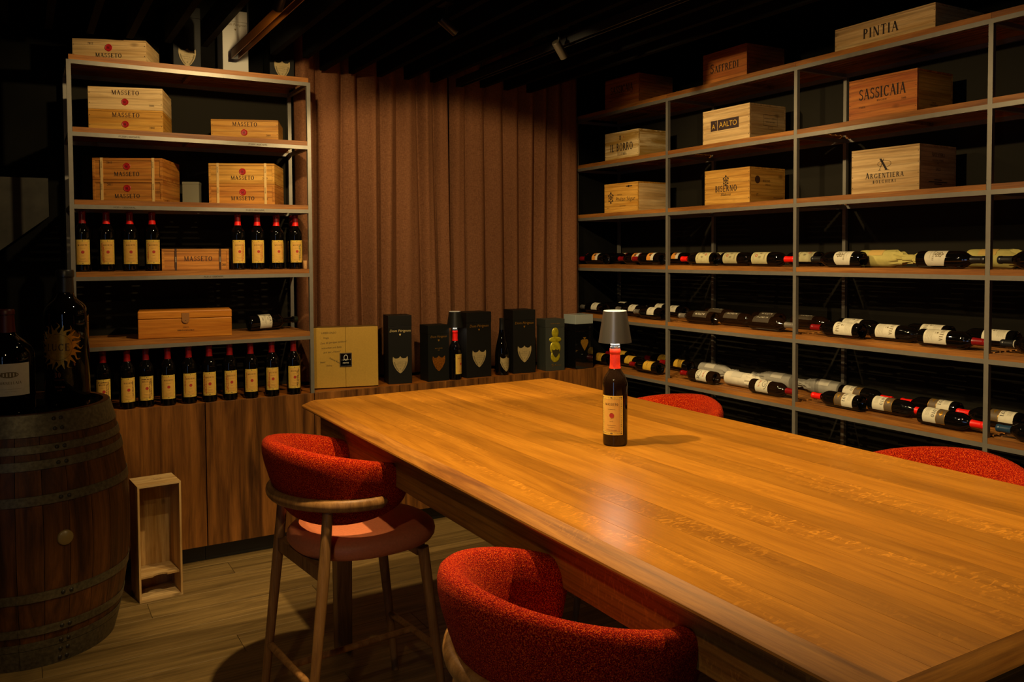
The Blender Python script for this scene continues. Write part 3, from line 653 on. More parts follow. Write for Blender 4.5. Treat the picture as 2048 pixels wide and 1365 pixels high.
# ------------------------------------------------------------------ stools
def make_stool(label):
    t = thing('bar_stool', label, 'bar stool', group='red bar stools around the table')
    # seat cushion
    mb = MB(); n = 48; prof = [(0, .618), (.88, .618), (.955, .623), (.992, .636), (1.0, .650), (.988, .664), (.945, .676), (.82, .686), (.5, .692), (0, .694)]
    vs_, fs = [], []
    for r, z in prof:
        for i in range(n):
            a = 2 * PI * i / n; c, s = math.cos(a), math.sin(a); e = 2 / 2.35
            x = .255 * r * abs(c) ** e * (1 if c > 0 else -1); y = .238 * r * abs(s) ** e * (1 if s > 0 else -1)
            vs_.append((.035 + x, y, z))
    for j in range(len(prof) - 1):
        for i in range(n): fs.append((j * n + i, j * n + (i + 1) % n, (j + 1) * n + (i + 1) % n, (j + 1) * n + i))
    mb.add(vs_, fs); build('seat', mb, M_SEAT, t, smooth=60)
    # wrap-around backrest: rounded band swept round the back of the seat
    mb = MB(); N = 72; K = 22; vs_, fs = [], []; A = math.radians(127)
    for i in range(N + 1):
        u = -1 + 2 * i / N; th = A * u; e = abs(u)
        cap = max(0.0, 1 - max(0, (e - .90) / .10) ** 2.6) ** (1 / 2.6)
        zt = 1.010 - .095 * e ** 1.5; zb = .735 + .05 * e ** 3
        hgt = (zt - zb) * (.05 + .95 * cap); zc_ = (zt + zb) / 2
        thk = .088 * (.04 + .96 * cap) * (1 - .08 * e)
        cx, cy = -.030 - .208 * math.cos(th), .234 * math.sin(th)
        nx, ny = -math.cos(th), math.sin(th); L = math.hypot(nx, ny)
        for k in range(K):
            a = 2 * PI * k / K; c, s = math.cos(a), math.sin(a); p = 2 / 2.6
            dx = thk / 2 * abs(c) ** p * (1 if c > 0 else -1); dz = hgt / 2 * abs(s) ** p * (1 if s > 0 else -1)
            lean = .34 * dz * (1 - .35 * e)
            vs_.append((cx + nx * (dx + lean), cy + ny * (dx + lean), zc_ + dz))
    for i in range(N):
        for k in range(K): fs.append((i * K + k, i * K + (k + 1) % K, (i + 1) * K + (k + 1) % K, (i + 1) * K + k))
    fs += [tuple(range(K)), tuple(range(N * K, (N + 1) * K))]
    mb.add(vs_, fs); build('backrest', mb, M_RED, t, smooth=70)
    # bent wooden rail outside the backrest
    mb = MB(); pts, rads = [], []; B = math.radians(96)
    for i in range(41):
        u = -1 + 2 * i / 40; th = B * u
        pts.append((-.030 - .246 * math.cos(th), .272 * math.sin(th), .822)); rads.append(.017 * (.35 + .65 * math.sqrt(max(0, 1 - max(0, (abs(u) - .96) / .04) ** 2))))
    mb.tube(pts, rads, 12, flat=1.25); build('back_rail', mb, M_STOOLW, t, smooth=50)
    # legs
    for sy in (-1, 1):
        mb = MB(); mb.tube([(-.262, sy * .205, 0), (-.195, sy * .198, .60), (-.176, sy * .193, .81)], [.0135, .0195, .0165], 14); build('leg', mb, M_STOOLW, t, smooth=50)
        mb = MB(); mb.tube([(.262, sy * .185, 0), (.190, sy * .165, .60)], [.0135, .0205], 14); build('leg', mb, M_STOOLW, t, smooth=50)
    for x, yy in ((-.19, .19), (.185, .16)):
        mb = MB(); mb.box(x - .016, x + .016, -yy, yy, .572, .617); build('seat_bearer', mb, M_STOOLW, t)
    f = lambda a, b, z, zt: a + (b - a) * z / zt
    z = .234
    mb = MB(); x = f(.262, .190, z, .6); yy = f(.185, .165, z, .6); mb.tube([(x, -yy, z), (x, yy, z)], .0125, 10); build('stretcher', mb, M_STOOLW, t, smooth=50)
    mb = MB(); x2 = -f(.262, .195, z, .6); yy = f(.205, .198, z, .6); mb.tube([(x2, -yy, z), (x2, yy, z)], .0125, 10); build('stretcher', mb, M_STOOLW, t, smooth=50)
    mb = MB(); mb.tube([(x2, 0, z), (x, 0, z)], .0115, 10); build('stretcher', mb, M_STOOLW, t, smooth=50)
    return t
s1 = make_stool('red stool at the far left corner of the table, shown almost whole')
s1.location = (-0.012, -1.765, 0); s1.rotation_euler = (0, 0, 0.10)
for loc, rz, lab in (((-0.019, -3.200, 0), 0.06, 'red stool nearest the camera, cut by the bottom edge'), ((1.262, -1.85, 0), PI - .05, 'red stool behind the table lamp, only its back showing'), ((1.262, -3.09, 0), PI + .03, 'red stool at the right edge, only its back showing above the table')):
    s = copy_tree(s1); s['label'] = lab; s.location = loc; s.rotation_euler = (0, 0, rz)

# ------------------------------------------------------------------ barrel
BX, BY, BH = -1.0, -0.495, 1.01
t = thing('wine_barrel', 'old oak wine barrel with metal hoops carrying big bottles', 'barrel', (BX, BY, 0))
def brad(z): u = (z - BH / 2) / (BH / 2); return .318 + .075 * (1 - abs(u) ** 2.0)
NS = 26
for i in range(NS):
    g = .0025; a0, a1 = 2 * PI * i / NS + g, 2 * PI * (i + 1) / NS - g
    mb = MB(); vs_, fs = [], []; zs = [BH * j / 14 for j in range(15)]
    for z in zs:
        for a in (a0, (a0 + a1) / 2, a1):
            for rr in (brad(z), brad(z) - .022): vs_.append((rr * math.cos(a), rr * math.sin(a), z))
    for j in range(14):
        o, q = j * 6, (j + 1) * 6
        fs += [(o, o + 2, q + 2, q), (o + 2, o + 4, q + 4, q + 2), (o + 1, q + 1, q + 3, o + 3), (o + 3, q + 3, q + 5, o + 5), (o, q, q + 1, o + 1), (o + 4, o + 5, q + 5, q + 4)]
    fs += [(0, 1, 3, 2), (2, 3, 5, 4)]; o = 14 * 6; fs += [(o, o + 2, o + 3, o + 1), (o + 2, o + 4, o + 5, o + 3)]
    mb.add(vs_, fs); build('stave', mb, M_BARREL, t)
LAP = math.radians(-66)
for z0, hh_ in ((.925, .083), (.862, .030), (.800, .034), (.665, .036), (.285, .036), (.145, .034), (.085, .030), (.0, .083)):
    mb = MB(); pr = [(brad(z0 + hh_ * j / 4) + .0035, z0 + hh_ * j / 4) for j in range(5)]; pr = [(brad(z0) + .0005, z0)] + pr + [(brad(z0 + hh_) + .0005, z0 + hh_)]
    mb.lathe(pr, 72); h = build('hoop', mb, M_HOOP, t, smooth=40)
    mb = MB(); pr2 = [(r + .0022, z) for r, z in pr]; mb.lathe(pr2, 12, a0=LAP - .55, a1=LAP); build('lap', mb, M_HOOP, h, smooth=40)
    nr = [z0 + hh_ / 2] if hh_ < .06 else [z0 + hh_ * .27, z0 + hh_ * .73]
    for zz in nr:
        for da in (.05, .13):
            a = LAP - da; r = brad(zz) + .005; mb = MB(); mb.lathe([(.0085, 0), (.008, .002), (.005, .0045), (0, .005)], 12)
            mb.xform(Matrix.Translation((r * math.cos(a), r * math.sin(a), zz)) @ Matrix.Rotation(a, 4, 'Z') @ Matrix.Rotation(PI / 2, 4, 'Y')); build('rivet', mb, M_RIVET, h, smooth=60)
mb = MB(); mb.lathe([(0, BH - .03), (.299, BH - .03), (.299, BH - .015), (0, BH - .015)], 48); build('head', mb, M_GLASSTOP, t, smooth=30)
a = math.radians(-72); mb = MB(); mb.lathe([(.030, -.004), (.030, .004), (.027, .008), (0, .010)], 24)
mb.xform(Matrix.Translation((brad(.52) * math.cos(a), brad(.52) * math.sin(a), .52)) @ Matrix.Rotation(a, 4, 'Z') @ Matrix.Rotation(PI / 2, 4, 'Y')); build('bung', mb, M_BUNG, t, smooth=50)

# ------------------------------------------------------------------ empty crate on the floor
t = thing('wine_crate', 'empty open pine crate standing on end by the sideboard', 'crate', (-0.47, -0.255, 0), 0.08)
W_, D_, H_, T_ = .195, .19, .551, .009
MZ = wood('pine_crate', hexc('a97c3c'), hexc('d9b578'), 'Z', 1.0, 0.6, 0.06, knots=0.8, ring=0.2)
bx('side_board', (T_, D_, H_ - 2 * T_), MZ, t, loc=(-W_ / 2 + T_ / 2, 0, H_ / 2)); bx('side_board', (T_, D_, H_ - 2 * T_), MZ, t, loc=(W_ / 2 - T_ / 2, 0, H_ / 2))
bx('end_board', (W_, D_, T_), PINE['pale'], t, loc=(0, 0, T_ / 2)); e = bx('end_board', (W_, D_, T_), PINE['pale'], t, loc=(0, 0, H_ - T_ / 2))
bx('base_board', (W_ - 2 * T_ - .001, .006, H_ - 2 * T_), MZ, t, loc=(0, D_ / 2 - .004, H_ / 2))
mb = MB(); prof = [(-W_ / 2 + T_, 0), (-.03, 0), (-.028, -.004), (-.012, -.012), (.012, -.012), (.028, -.004), (.03, 0), (W_ / 2 - T_, 0), (W_ / 2 - T_, -.0001 - .0)]
poly = [(-W_ / 2 + T_ + .001, D_ / 2 - .01), (W_ / 2 - T_ - .001, D_ / 2 - .01), (W_ / 2 - T_ - .001, -D_ / 2 + .02)] + [(.05, -D_ / 2 + .02)] + [(.032 * math.cos(a_), -D_ / 2 + .02 + .02 * math.sin(a_)) for a_ in [PI * j / 8 for j in range(9)]] + [(-.05, -D_ / 2 + .02), (-W_ / 2 + T_ + .001, -D_ / 2 + .02)]
mb.prism(poly, .105, .113); build('bottle_rest', mb, PINE['pale'], t)
for q, (tx, h_) in enumerate((('CHATEAU', .008), ('GRAND VIN', .006))):
    s_, _ = serif_text(tx, h_); me = flat_mesh('lettering', s_); o = link('lettering', me, M_INKBR, e, loc=(.012, .02 - q * .02, T_ / 2 + .0004), rot=(-PI / 2, 0, 0))

# ------------------------------------------------------------------ wooden wine cases
def flat_part(name, polys, m, parent, x=0, y=0, z=0, face='front', hw=0, hd=0):
    """print on the front (-y) or on the right-hand side (+x) of a case of half width hw and half depth hd"""
    me = flat_mesh(name, polys)
    if face == 'front': return link(name, me, m, parent, loc=(x, -hd - .0006, z))
    return link(name, me, m, parent, loc=(hw + .0006, y, z), rot=(0, 0, PI / 2))
def wine_case(label, loc, rotz, dims, m, group=None, style='plain', nails=True, m_side=None):
    W, D, H = dims; t = thing('wine_case', label, 'wooden case', loc, rotz, group); T = .012
    ms = PINEY[[k for k in PINE if PINE[k] == (m_side or m)][0]]
    if style == 'framed':      # a lid and a base that stand proud of a recessed front board
        bx('front_board', (W - 2 * T, T, H - 2 * T), m, t, loc=(0, -D / 2 + T / 2 + .003, H / 2))
        bx('base_board', (W, D, T), m, t, loc=(0, 0, T / 2), bevel=.001); bx('lid', (W, D, T), m, t, loc=(0, 0, H - T / 2), bevel=.001)
    else:
        bx('front_board', (W, T, H - .010), m, t, loc=(0, -D / 2 + T / 2, (H - .010) / 2), bevel=.0007)
        bx('lid', (W, D, .0095), m, t, loc=(0, 0, H - .0047), bevel=.0008)
        bx('base_board', (W - 2 * T - .001, D - 2 * T - .001, .008), m, t, loc=(0, 0, .004))
    z0, z1 = (T, H - T) if style == 'framed' else (0, H - .010)
    o = .003 if style == 'framed' else T
    for s in (-1, 1): bx('side_board', (T, D - 2 * o if style != 'framed' else D - .0005, z1 - z0 - .0004), ms, t, loc=(s * (W / 2 - T / 2), 0, (z0 + z1) / 2), bevel=.0007)
    bx('back_board', (W - .0002 if style != 'framed' else W - 2 * T, T, z1 - z0 - .0004), ms, t, loc=(0, D / 2 - T / 2, (z0 + z1) / 2))
    if nails:
        mb = MB()
        for s in (-1, 1):
            for k in range(max(2, int(H / .045))):
                z = H * (k + .6) / (max(2, int(H / .045)) + .2)
                mb.xform(Matrix()); q = MB(); q.lathe([(.0022, 0), (.0018, .0006), (0, .0008)], 8); q.xform(Matrix.Translation((s * (W / 2 - .006), -D / 2 - .0001, z)) @ Matrix.Rotation(PI / 2, 4, 'X')); mb.add(q.v, q.f)
        if style != 'framed': build('nail', mb, M_RIVET, t)
    return t
def sf(txt, h, **k): return serif_text(txt, h, **k)[0]
def seal_part(t, x, z, r, hd, face='front'):
    mb = MB(); q = random.Random(int(x * 900) + int(z * 700)); n = 22
    ring_ = [(r * (1 + q.uniform(-.05, .05))) for _ in range(n)]
    vs_ = [(ring_[i] * math.cos(2 * PI * i / n), 0, ring_[i] * math.sin(2 * PI * i / n)) for i in range(n)] + [(.86 * ring_[i] * math.cos(2 * PI * i / n), -.0022, .86 * ring_[i] * math.sin(2 * PI * i / n)) for i in range(n)] + [(.68 * r * math.cos(2 * PI * i / n), -.0012, .68 * r * math.sin(2 * PI * i / n)) for i in range(n)] + [(0, -.0013, 0)]
    fs = [(i, (i + 1) % n, n + (i + 1) % n, n + i) for i in range(n)] + [(n + i, n + (i + 1) % n, 2 * n + (i + 1) % n, 2 * n + i) for i in range(n)] + [(2 * n + i, 2 * n + (i + 1) % n, 3 * n) for i in range(n)]
    mb.add(vs_, fs); s = build('seal', mb, M_SEAL, t, loc=(x, -hd - .0003, z))
    link('seal_letter', flat_mesh('seal_letter', shift(sf('M', r * .62), 0, -r * .31)), mat('dark_wax', hexc('4a0306'), .6), s, loc=(0, -.0020, 0))
def masseto(label, loc, rotz, m, kind, year, straps=True, dims=(.342, .295, .109), group=None):
    W, D, H = dims; style = 'framed' if straps else 'plain'
    t = wine_case(label, loc, rotz, dims, m, group, style, nails=not straps)
    hd = D / 2 - (.003 if straps else 0)
    if kind == 'a':      # year top left, seal above the name
        seal_part(t, -.004, H * .62, .0185, hd); flat_part('lettering', sf(year, .0115), M_INK, t, x=-.088, z=H * .74, hd=hd)
        flat_part('lettering', sf('MASSETO', .0215, track=.09), M_INK, t, x=-.004, z=H * .17, hd=hd)
    elif kind == 'b':    # name above the seal, year at the right
        flat_part('lettering', sf('MASSETO', .0225, track=.09), M_INKBR, t, x=.0, z=H * .66, hd=hd); seal_part(t, -.004, H * .34, .0175, hd)
        flat_part('lettering', sf(year, .010), M_INK, t, x=.122, z=H * .16, hd=hd)
    else:                # seal above the name, year bottom right
        seal_part(t, .004, H * .60, .0185, hd); flat_part('lettering', sf('MASSETO', .0215, track=.09), M_INK, t, x=.004, z=H * .20, hd=hd)
        flat_part('lettering', sf(year, .0115), M_INK, t, x=.122, z=H * .22, hd=hd)
    if straps:
        for sx in (-.125, .125):
            s = bx('strap', (.0125, D + .002, H + .0010), mat('paper_strap', hexc('c9a86a'), .7), t, loc=(sx, 0, H / 2 + .0005))
            link('strap_lettering', flat_mesh('strap_lettering', shift(sf('MASSETO', .0055), rot=PI / 2)), M_INKGREY, s, loc=(.002, -D / 2 - .0016, .02))
    return t
def place_tl(loc_tl, yaw, W, D):
    """centre of a case from its top-left front corner"""
    c, s = math.cos(yaw), math.sin(yaw); return (loc_tl[0] + c * W / 2 - s * D / 2, loc_tl[1] + s * W / 2 + c * D / 2)
def mcase(label, tl, yawdeg, z, m, kind, year, straps, dims=(.342, .295, .109)):
    ya = math.radians(yawdeg); x, y = place_tl(tl, ya, dims[0], dims[1]); return masseto(label, (x, y, z), ya, m, kind, year, straps, dims, 'wooden wine cases with red seals on the left shelf')
Z0 = TOPZ
mcase('pale wooden wine case on top of the left shelf', (-.757, .14), -20, Z0[5] + .0005, PINE['pale'], 'a', '2011', False, (.344, .29, .108))
mcase('upper wooden case of the nail-edged pair on the second shelf', (-.694, .125), -16.4, Z0[4] + .112, PINE['pale'], 'b', '2008', False, (.348, .30, .111))
mcase('lower wooden case of the nail-edged pair on the second shelf', (-.694, .125), -16.4, Z0[4] + .0005, PINE['yellow'], 'b', '2008', False, (.348, .30, .111))
mcase('single flat wooden case at the right of the second shelf', (-.105, .135), -20, Z0[4] + .0005, PINE['yellow'], 'b', '2009', False, (.349, .285, .105))
mcase('upper strapped wooden case of the left stack, third shelf', (-.68, .155), -24.2, Z0[3] + .1115, PINE['amber'], 'a', '2011', True, (.340, .308, .110))
mcase('lower strapped wooden case of the left stack, third shelf', (-.68, .155), -24.2, Z0[3] + .0005, PINE['amber'], 'a', '2011', True, (.340, .308, .110))
mcase('upper strapped wooden case of the right stack, third shelf', (-.118, .155), -24.5, Z0[3] + .1115, PINE['yellow'], 'c', '2010', True, (.346, .292, .110))
mcase('lower strapped wooden case of the right stack, third shelf', (-.118, .155), -24.5, Z0[3] + .0005, PINE['amber'], 'c', '2010', True, (.346, .292, .110))
# strapped case between the two rows of bottles
t = wine_case('long strapped wooden case between the two bottle rows', (-.207, .15, Z0[2] + .0005), 0.0, (.335, .18, .112), PINE['amber'], 'wooden wine cases with red seals on the left shelf', 'framed', nails=False)
flat_part('lettering', sf('MASSETO', .025, track=.08), M_INKBR, t, x=.012, z=.048, hd=.087); flat_part('lettering', sf('201', .012), M_INK, t, x=.142, z=.022, hd=.087)
for sx in (-.10, .122):
    s = bx('strap', (.010, .183, .1130), M_INKBR, t, loc=(sx, 0, .0565))
    link('strap_lettering', flat_mesh('strap_lettering', shift(sf('MASSETO', .005), rot=PI / 2)), M_LABW, s, loc=(.002, -.0921, .0))
# gift box with a leather clasp
t = thing('gift_box', 'polished honey wooden gift box with leather clasp', 'wooden box', (-.255, .13, Z0[1] + .0005), math.radians(-8))
bx('body', (.455, .20, .098), M_WALBOX, t, loc=(0, 0, .049), bevel=.003); bx('lid', (.457, .202, .040), M_WALBOX, t, loc=(0, 0, .1195), bevel=.005)
mb = MB(); poly = [(-.018, .128), (.018, .128)] + [(.018 * math.cos(a), .092 + .018 * math.sin(a)) for a in [-PI * j / 10 for j in range(11)]]
mb.prism([(x, z) for x, z in poly], 0, .004); mb.xform(Matrix.Rotation(PI / 2, 4, 'X')); c = build('clasp', mb, M_LEATHER, t, loc=(0, -.1015, 0))
mb = MB(); mb.lathe([(.003, 0), (.002, .0015), (0, .002)], 10); mb.xform(Matrix.Rotation(PI / 2, 4, 'X')); build('stud', mb, M_CHROME, c, loc=(0, -.004, .090))
flat_part('lettering', sf('TENUTA', .006), M_INKBR, t, x=0, z=.050, hd=.1003); flat_part('lettering', sf('BIBBONA BOLGHERI', .007), M_INKBR, t, x=0, z=.034, hd=.1003)
# small grey box behind the stacks
t = thing('carton', 'small grey carton standing between the two stacks of cases', 'box', (-.185, .27, Z0[3] + .0005), math.radians(-20))
bx('body', (.085, .07, .112), mat('grey_card', hexc('6e6a55'), .7), t, loc=(0, 0, .056)); bx('lid', (.087, .072, .012), mat('grey_card', hexc('6e6a55'), .7), t, loc=(0, 0, .1185))

# cases on the right-hand shelves: they face -x
def rcase(label, lv, yfar, wid, dep, hgt, m, yaw=0.0, x0=.03, m_side=None):
    t = wine_case(label, (XS + x0 + dep / 2, yfar - wid / 2, TOPZ[lv] + .0005), -PI / 2 + math.radians(yaw), (wid, dep, hgt), m, 'wooden wine cases on the right shelves', m_side=m_side)
    return t, dep / 2, wid / 2
M_BRAND = mat('branded_print', hexc('1d0f07'), .8)
def rows(t, hd, items):
    for polys, m, x, z in items: flat_part('lettering', polys, m, t, x=x, z=z, hd=hd)
def siderows(t, hw, items):
    for polys, m, y, z in items: flat_part('lettering', polys, m, t, y=y, z=z, face='side', hw=hw)
t, hd, hw = rcase('dark reddish case in shadow on top of the right shelves, by the curtain', 5, .08, .339, .30, .196, PINE['red'], 3)
rows(t, hd, [(sf('SASSICAIA', .048, track=.02, wid=.8), M_BRAND, 0, .095), (sf('BOLGHERI', .008), M_BRAND, .0, .078), (sf('2008', .010), M_BRAND, .10, .078), (sf('ITALIA', .008), M_BRAND, -.11, .045)])
t, hd, hw = rcase('reddish case with large black name on top of the right shelves, middle', 5, -.871, .349, .290, .178, PINE['red'], -.7)
rows(t, hd, [(sf('SAFFREDI', .053, track=.04, small=.74), M_BRAND, .0, .060)]); siderows(t, hw, [(font_mesh('2018', .020), M_BRAND, .095, .03)])
t, hd, hw = rcase('long low pale case on top of the right shelves, nearest', 5, -1.797, .530, .355, .114, PINE['pale'], -.6)
rows(t, hd, [(sf('PINTIA', .046, track=.10), M_BRAND, -.01, .034)])
t, hd, hw = rcase('striped pale case on the second right shelf, by the curtain', 4, .081, .337, .277, .184, PINE['striped'], 3.2)
rows(t, hd, [(sf('IL BORRO', .050, track=.05, wid=.8), M_BRAND, 0, .056), (sf('TOSCANA', .021, track=.03, wid=.8), M_BRAND, .005, .026)])
flat_part('crest', rectp(-.008, .008, 0, .004) + rectp(-.005, .005, .004, .02) + disc(0, .024, .006, 10), M_BRAND, t, x=-.012, z=.130, hd=hd); flat_part('crest', disc(0, 0, .004, 10), M_INKRED, t, x=.022, z=.146, hd=hd)
siderows(t, hw, [(frame(-.02, .02, 0, .012, .001), M_INKGREY, .08, .02)])
t, hd, hw = rcase('pale case with a dark printed panel on the second right shelf', 4, -.872, .365, .283, .196, PINE['pale'], .4, m_side=PINE['pale'])
M_PANEL = mat('dark_print_panel', hexc('2a1310'), .7)
o = flat_part('printed_panel', rectp(-.062, .102, 0, .060) + rectp(-.117, -.066, 0, .060), M_PANEL, t, x=.0, z=.073, hd=hd)
link('panel_lettering', flat_mesh('panel_lettering', font_mesh('AALTO', .030)), M_LABY, o, loc=(.020, -.0006, .016)); link('panel_lettering', flat_mesh('panel_lettering', font_mesh('A', .028)), M_LABY, o, loc=(-.094, -.0006, .012)); link('panel_lettering', flat_mesh('panel_lettering', font_mesh('T', .009)), M_LABY, o, loc=(-.077, -.0006, .040))
siderows(t, hw, [(frame(-.055, .055, 0, .062, .0012), M_INKBR, .02, .078), (font_mesh('BODEGAS Y VIÑEDOS', .007), M_INKBR, .02, .115), (font_mesh('RIBERA DEL DUERO', .006), M_INKBR, .02, .096), (frame(-.018, .018, 0, .014, .001), M_INKBR, .02, .060)])
t, hd, hw = rcase('reddish banded case with big serif name on the second right shelf, nearest', 4, -1.882, .355, .270, .193, PINE['red'], .7, m_side=PINE['yellow'])
rows(t, hd, [(sf('SASSICAIA', .052, track=.02, wid=.8), M_BRAND, 0, .092), (sf('BOLGHERI', .0085), M_BRAND, .0, .076), (sf('2008', .010), M_BRAND, .112, .066), (sf('ITALIA', .009), M_BRAND, -.105, .054)])
siderows(t, hw, [(sf('TENUTA', .007), M_BRAND, -.01, .045), (sf('SAN GUIDO', .009), M_BRAND, -.01, .032)])
t, hd, hw = rcase('golden case with a small crest at left on the third right shelf, by the curtain', 3, .089, .334, .292, .194, PINE['yellow'], 3.6, m_side=PINE['pale'])
rows(t, hd, [(font_mesh('Phélan Ségur', .026, .15), M_BRAND, .045, .074), (sf('CHATEAU', .009), M_BRAND, -.01, .112), (font_mesh('Saint-Estèphe', .008, .2), M_BRAND, .02, .038), (font_mesh('2010', .009), M_BRAND, -.13, .026), (rectp(-.03, .03, 0, .006) + rectp(-.012, .0, -.004, .010), M_BRAND, .085, .165)])
def crest(s): return ring(0, 0, s, s * 1.25, s * .18, 16) + ring(0, 0, s * .5, s * .7, s * .2, 12) + disc(0, s * 1.35, s * .3, 8) + disc(-s * .9, s * .6, s * .28, 8) + disc(s * .9, s * .6, s * .28, 8) + disc(-s * .8, -s * .9, s * .25, 8) + disc(s * .8, -s * .9, s * .25, 8) + disc(0, -s * 1.4, s * .3, 8) + rectp(-s * .08, s * .08, -s * 1.1, s * 1.1) + rectp(-s * .9, s * .9, -s * .1, s * .1)
flat_part('crest', crest(.024), M_BRAND, t, x=-.10, z=.100, hd=hd)
t, hd, hw = rcase('golden case with heraldic crest and serif name on the third right shelf', 3, -.890, .334, .297, .199, PINE['yellow'], 3.2, m_side=PINE['yellow'])
rows(t, hd, [(sf('BISERNO', .035, track=.10, wid=.85), M_BRAND, -.005, .072), (font_mesh('Bibbona', .016, .45), M_BRAND, -.008, .048)])
flat_part('crest', crest(.019), M_BRAND, t, x=-.006, z=.134, hd=hd)
siderows(t, hw, [(disc(0, 0, .022, 16), M_INKBR, -.085, .130), (sf('BISERNO', .012), M_INKBR, -.01, .118), (font_mesh('Bibbona', .009, .4), M_INKBR, 0, .100), (font_mesh('IT', .014), M_BRAND, -.085, .040), (rectp(-.04, .04, 0, .004), M_INKBR, .09, .03)])
t, hd, hw = rcase('pale case with a swirling initial on the third right shelf, nearest', 3, -1.899, .346, .293, .208, PINE['pale'], 2.4, m_side=PINE['pale'])
rows(t, hd, [(sf('ARGENTIERA', .028, track=.13, small=.8), M_BRAND, 0, .068), (sf('BOLGHERI', .0145, track=.35), M_BRAND, 0, .044)])
g = GL(); g.line(-.02, .055, .012, 0, .012); big = [[(x, z) for x, z in q] for q in g.q]
def ribbon(P, th):
    out = []
    for a, b in zip(P, P[1:]):
        d = Vector((b[0] - a[0], b[1] - a[1])); n = Vector((-d.y, d.x)).normalized() * th / 2; out.append([(a[0] - n.x, a[1] - n.y), (b[0] - n.x, b[1] - n.y), (b[0] + n.x, b[1] + n.y), (a[0] + n.x, a[1] + n.y)])
    return out
sw = ribbon([(.034 * math.cos(a), .030 + .016 * math.sin(a) * (1 if a < PI else 1) * (1 if math.cos(a) > 0 else .9)) for a in [2 * PI * j / 40 - 1.2 for j in range(37)]], .0018)
flat_part('monogram', big + sw + rectp(-.032, -.016, 0, .002) + rectp(.0, .026, 0, .002) + ribbon([(-.026, 0), (-.002, .054)], .0025), M_BRAND, t, x=.0, z=.103, hd=hd)
siderows(t, hw, [(sf('ARGENTIERA', .021, track=.03, small=.8, wid=.8), M_BRAND, .0, .155), (sf('BOLGHERI SUPERIORE', .007), M_BRAND, 0, .135), (sf('DOC', .006), M_BRAND, 0, .123), (font_mesh('2022', .014), M_BRAND, 0, .092), (rectp(-.03, .03, 0, .004), M_BRAND, 0, .048), (rectp(-.075, .075, 0, .004), M_BRAND, 0, .038), (rectp(-.03, .03, 0, .004), M_BRAND, 0, .029)])

# ------------------------------------------------------------------ bottles
BR = .0385
BORD = [(0, .030), (.010, .027), (.020, .014), (.027, .003), (.033, 0), (.0375, .003), (BR, .010), (BR, .185), (.0380, .196), (.0355, .207), (.030, .218), (.0225, .229), (.0175, .240), (.0155, .252), (.0148, .285), (.0163, .286), (.0163, .296), (.0150, .300), (0, .300)]
def lathe_mesh(name, prof, n=36, smooth=35):
    mb = MB(); mb.lathe(prof, n); return mb.mesh(name, smooth)
ME_BORD = lathe_mesh('glass', BORD)
ME_CAP = lathe_mesh('capsule', [(.0178, .2335), (.0186, .2345), (.0168, .245), (.0160, .260), (.0156, .285), (.0170, .287), (.0170, .297), (.0158, .3008), (0, .3012)], 24)
ME_CAPLOW = lathe_mesh('capsule_band', [(.0180, .2340), (.0189, .2342), (.0172, .245), (.0165, .2585), (.0150, .259)], 24)
def lab(name, w_, z0, z1, r=BR + .0004): return cyl_mesh(name, rectp(-w_ / 2, w_ / 2, z0, z1), r, maxseg=.006)
class BT:   # shared meshes of the label kinds
    pass
# cream estate label with ornamental border, name and red seal
LW, LZ0, LZ1 = .074, .036, .158
ME_L_M = lab('label', LW, LZ0, LZ1); ME_L_MI = lab('label_field', LW - .020, LZ0 + .011, LZ1 - .011, BR + .0006)
ME_L_MB = cyl_mesh('label_border', ornament(-LW / 2 + .0052, LW / 2 - .0052, LZ0 + .0055, LZ1 - .0055) + frame(-LW / 2 + .0095, LW / 2 - .0095, LZ0 + .0105, LZ1 - .0105, .0006), BR + .0008)
ME_L_MT = cyl_mesh('label_lettering', shift(sf('MASSETO', .0072, track=.14), 0, .128) + rectp(-.012, .012, .1155, .1161) + rectp(-.006, .006, .078, .0786) + rectp(-.014, .014, .066, .0667) + rectp(-.010, .010, .060, .0606) + rectp(-.017, .017, .051, .0516), BR + .0009)
ME_L_MS = cyl_mesh('label_seal', disc(.001, .097, .0078, 18), BR + .0010)
def bottle(name, label, cat='wine bottle', group=None, glass=M_GLASS, cap=M_CAPRED):
    t = thing(name, label, cat, group=group)
    link('glass', ME_BORD, glass, t); link('capsule', ME_CAP, cap, t)
    return t
def seal_label(t, seed=0, ink=None, side=0):
    l = link('label', ME_L_M, M_LABM, t); link('label_field', ME_L_MI, M_LABIN, l); link('label_border', ME_L_MB, M_INKGREY, l); link('label_lettering', ME_L_MT, M_INKBR, l); link('label_seal', ME_L_MS, M_SEALT, l)
    if ink is not None:
        P = []
        for k in range(2 if seed % 3 else 1):
            P += shift(scribble(.085, .0062, seed * 7 + k, .3, .0011), side * (.0245 - .008 * k), .098 - .012 * k, PI / 2)
        link('handwriting', cyl_mesh('handwriting', P, BR + .0011), ink, l)
    return l
GL4 = 'signed red-capped bottles standing on the fourth shelf'; GL6 = 'signed red-capped bottles standing on the sideboard'
X4 = [-.736, -.628, -.520, -.416, .012, .115, .220, .325]
N4 = ['standing bottle half hidden by the left post, fourth shelf', 'second bottle from the left post, fourth shelf', 'third bottle from the left post, fourth shelf', 'bottle just left of the strapped case, fourth shelf', 'bottle just right of the strapped case, fourth shelf', 'second bottle right of the strapped case, fourth shelf', 'third bottle right of the strapped case, fourth shelf', 'bottle next to the cork at the right post, fourth shelf']
INK4 = [None, M_INKRED, None, M_INKRED, M_INKRED, M_INKRED, M_INKRED, M_INKGRN]
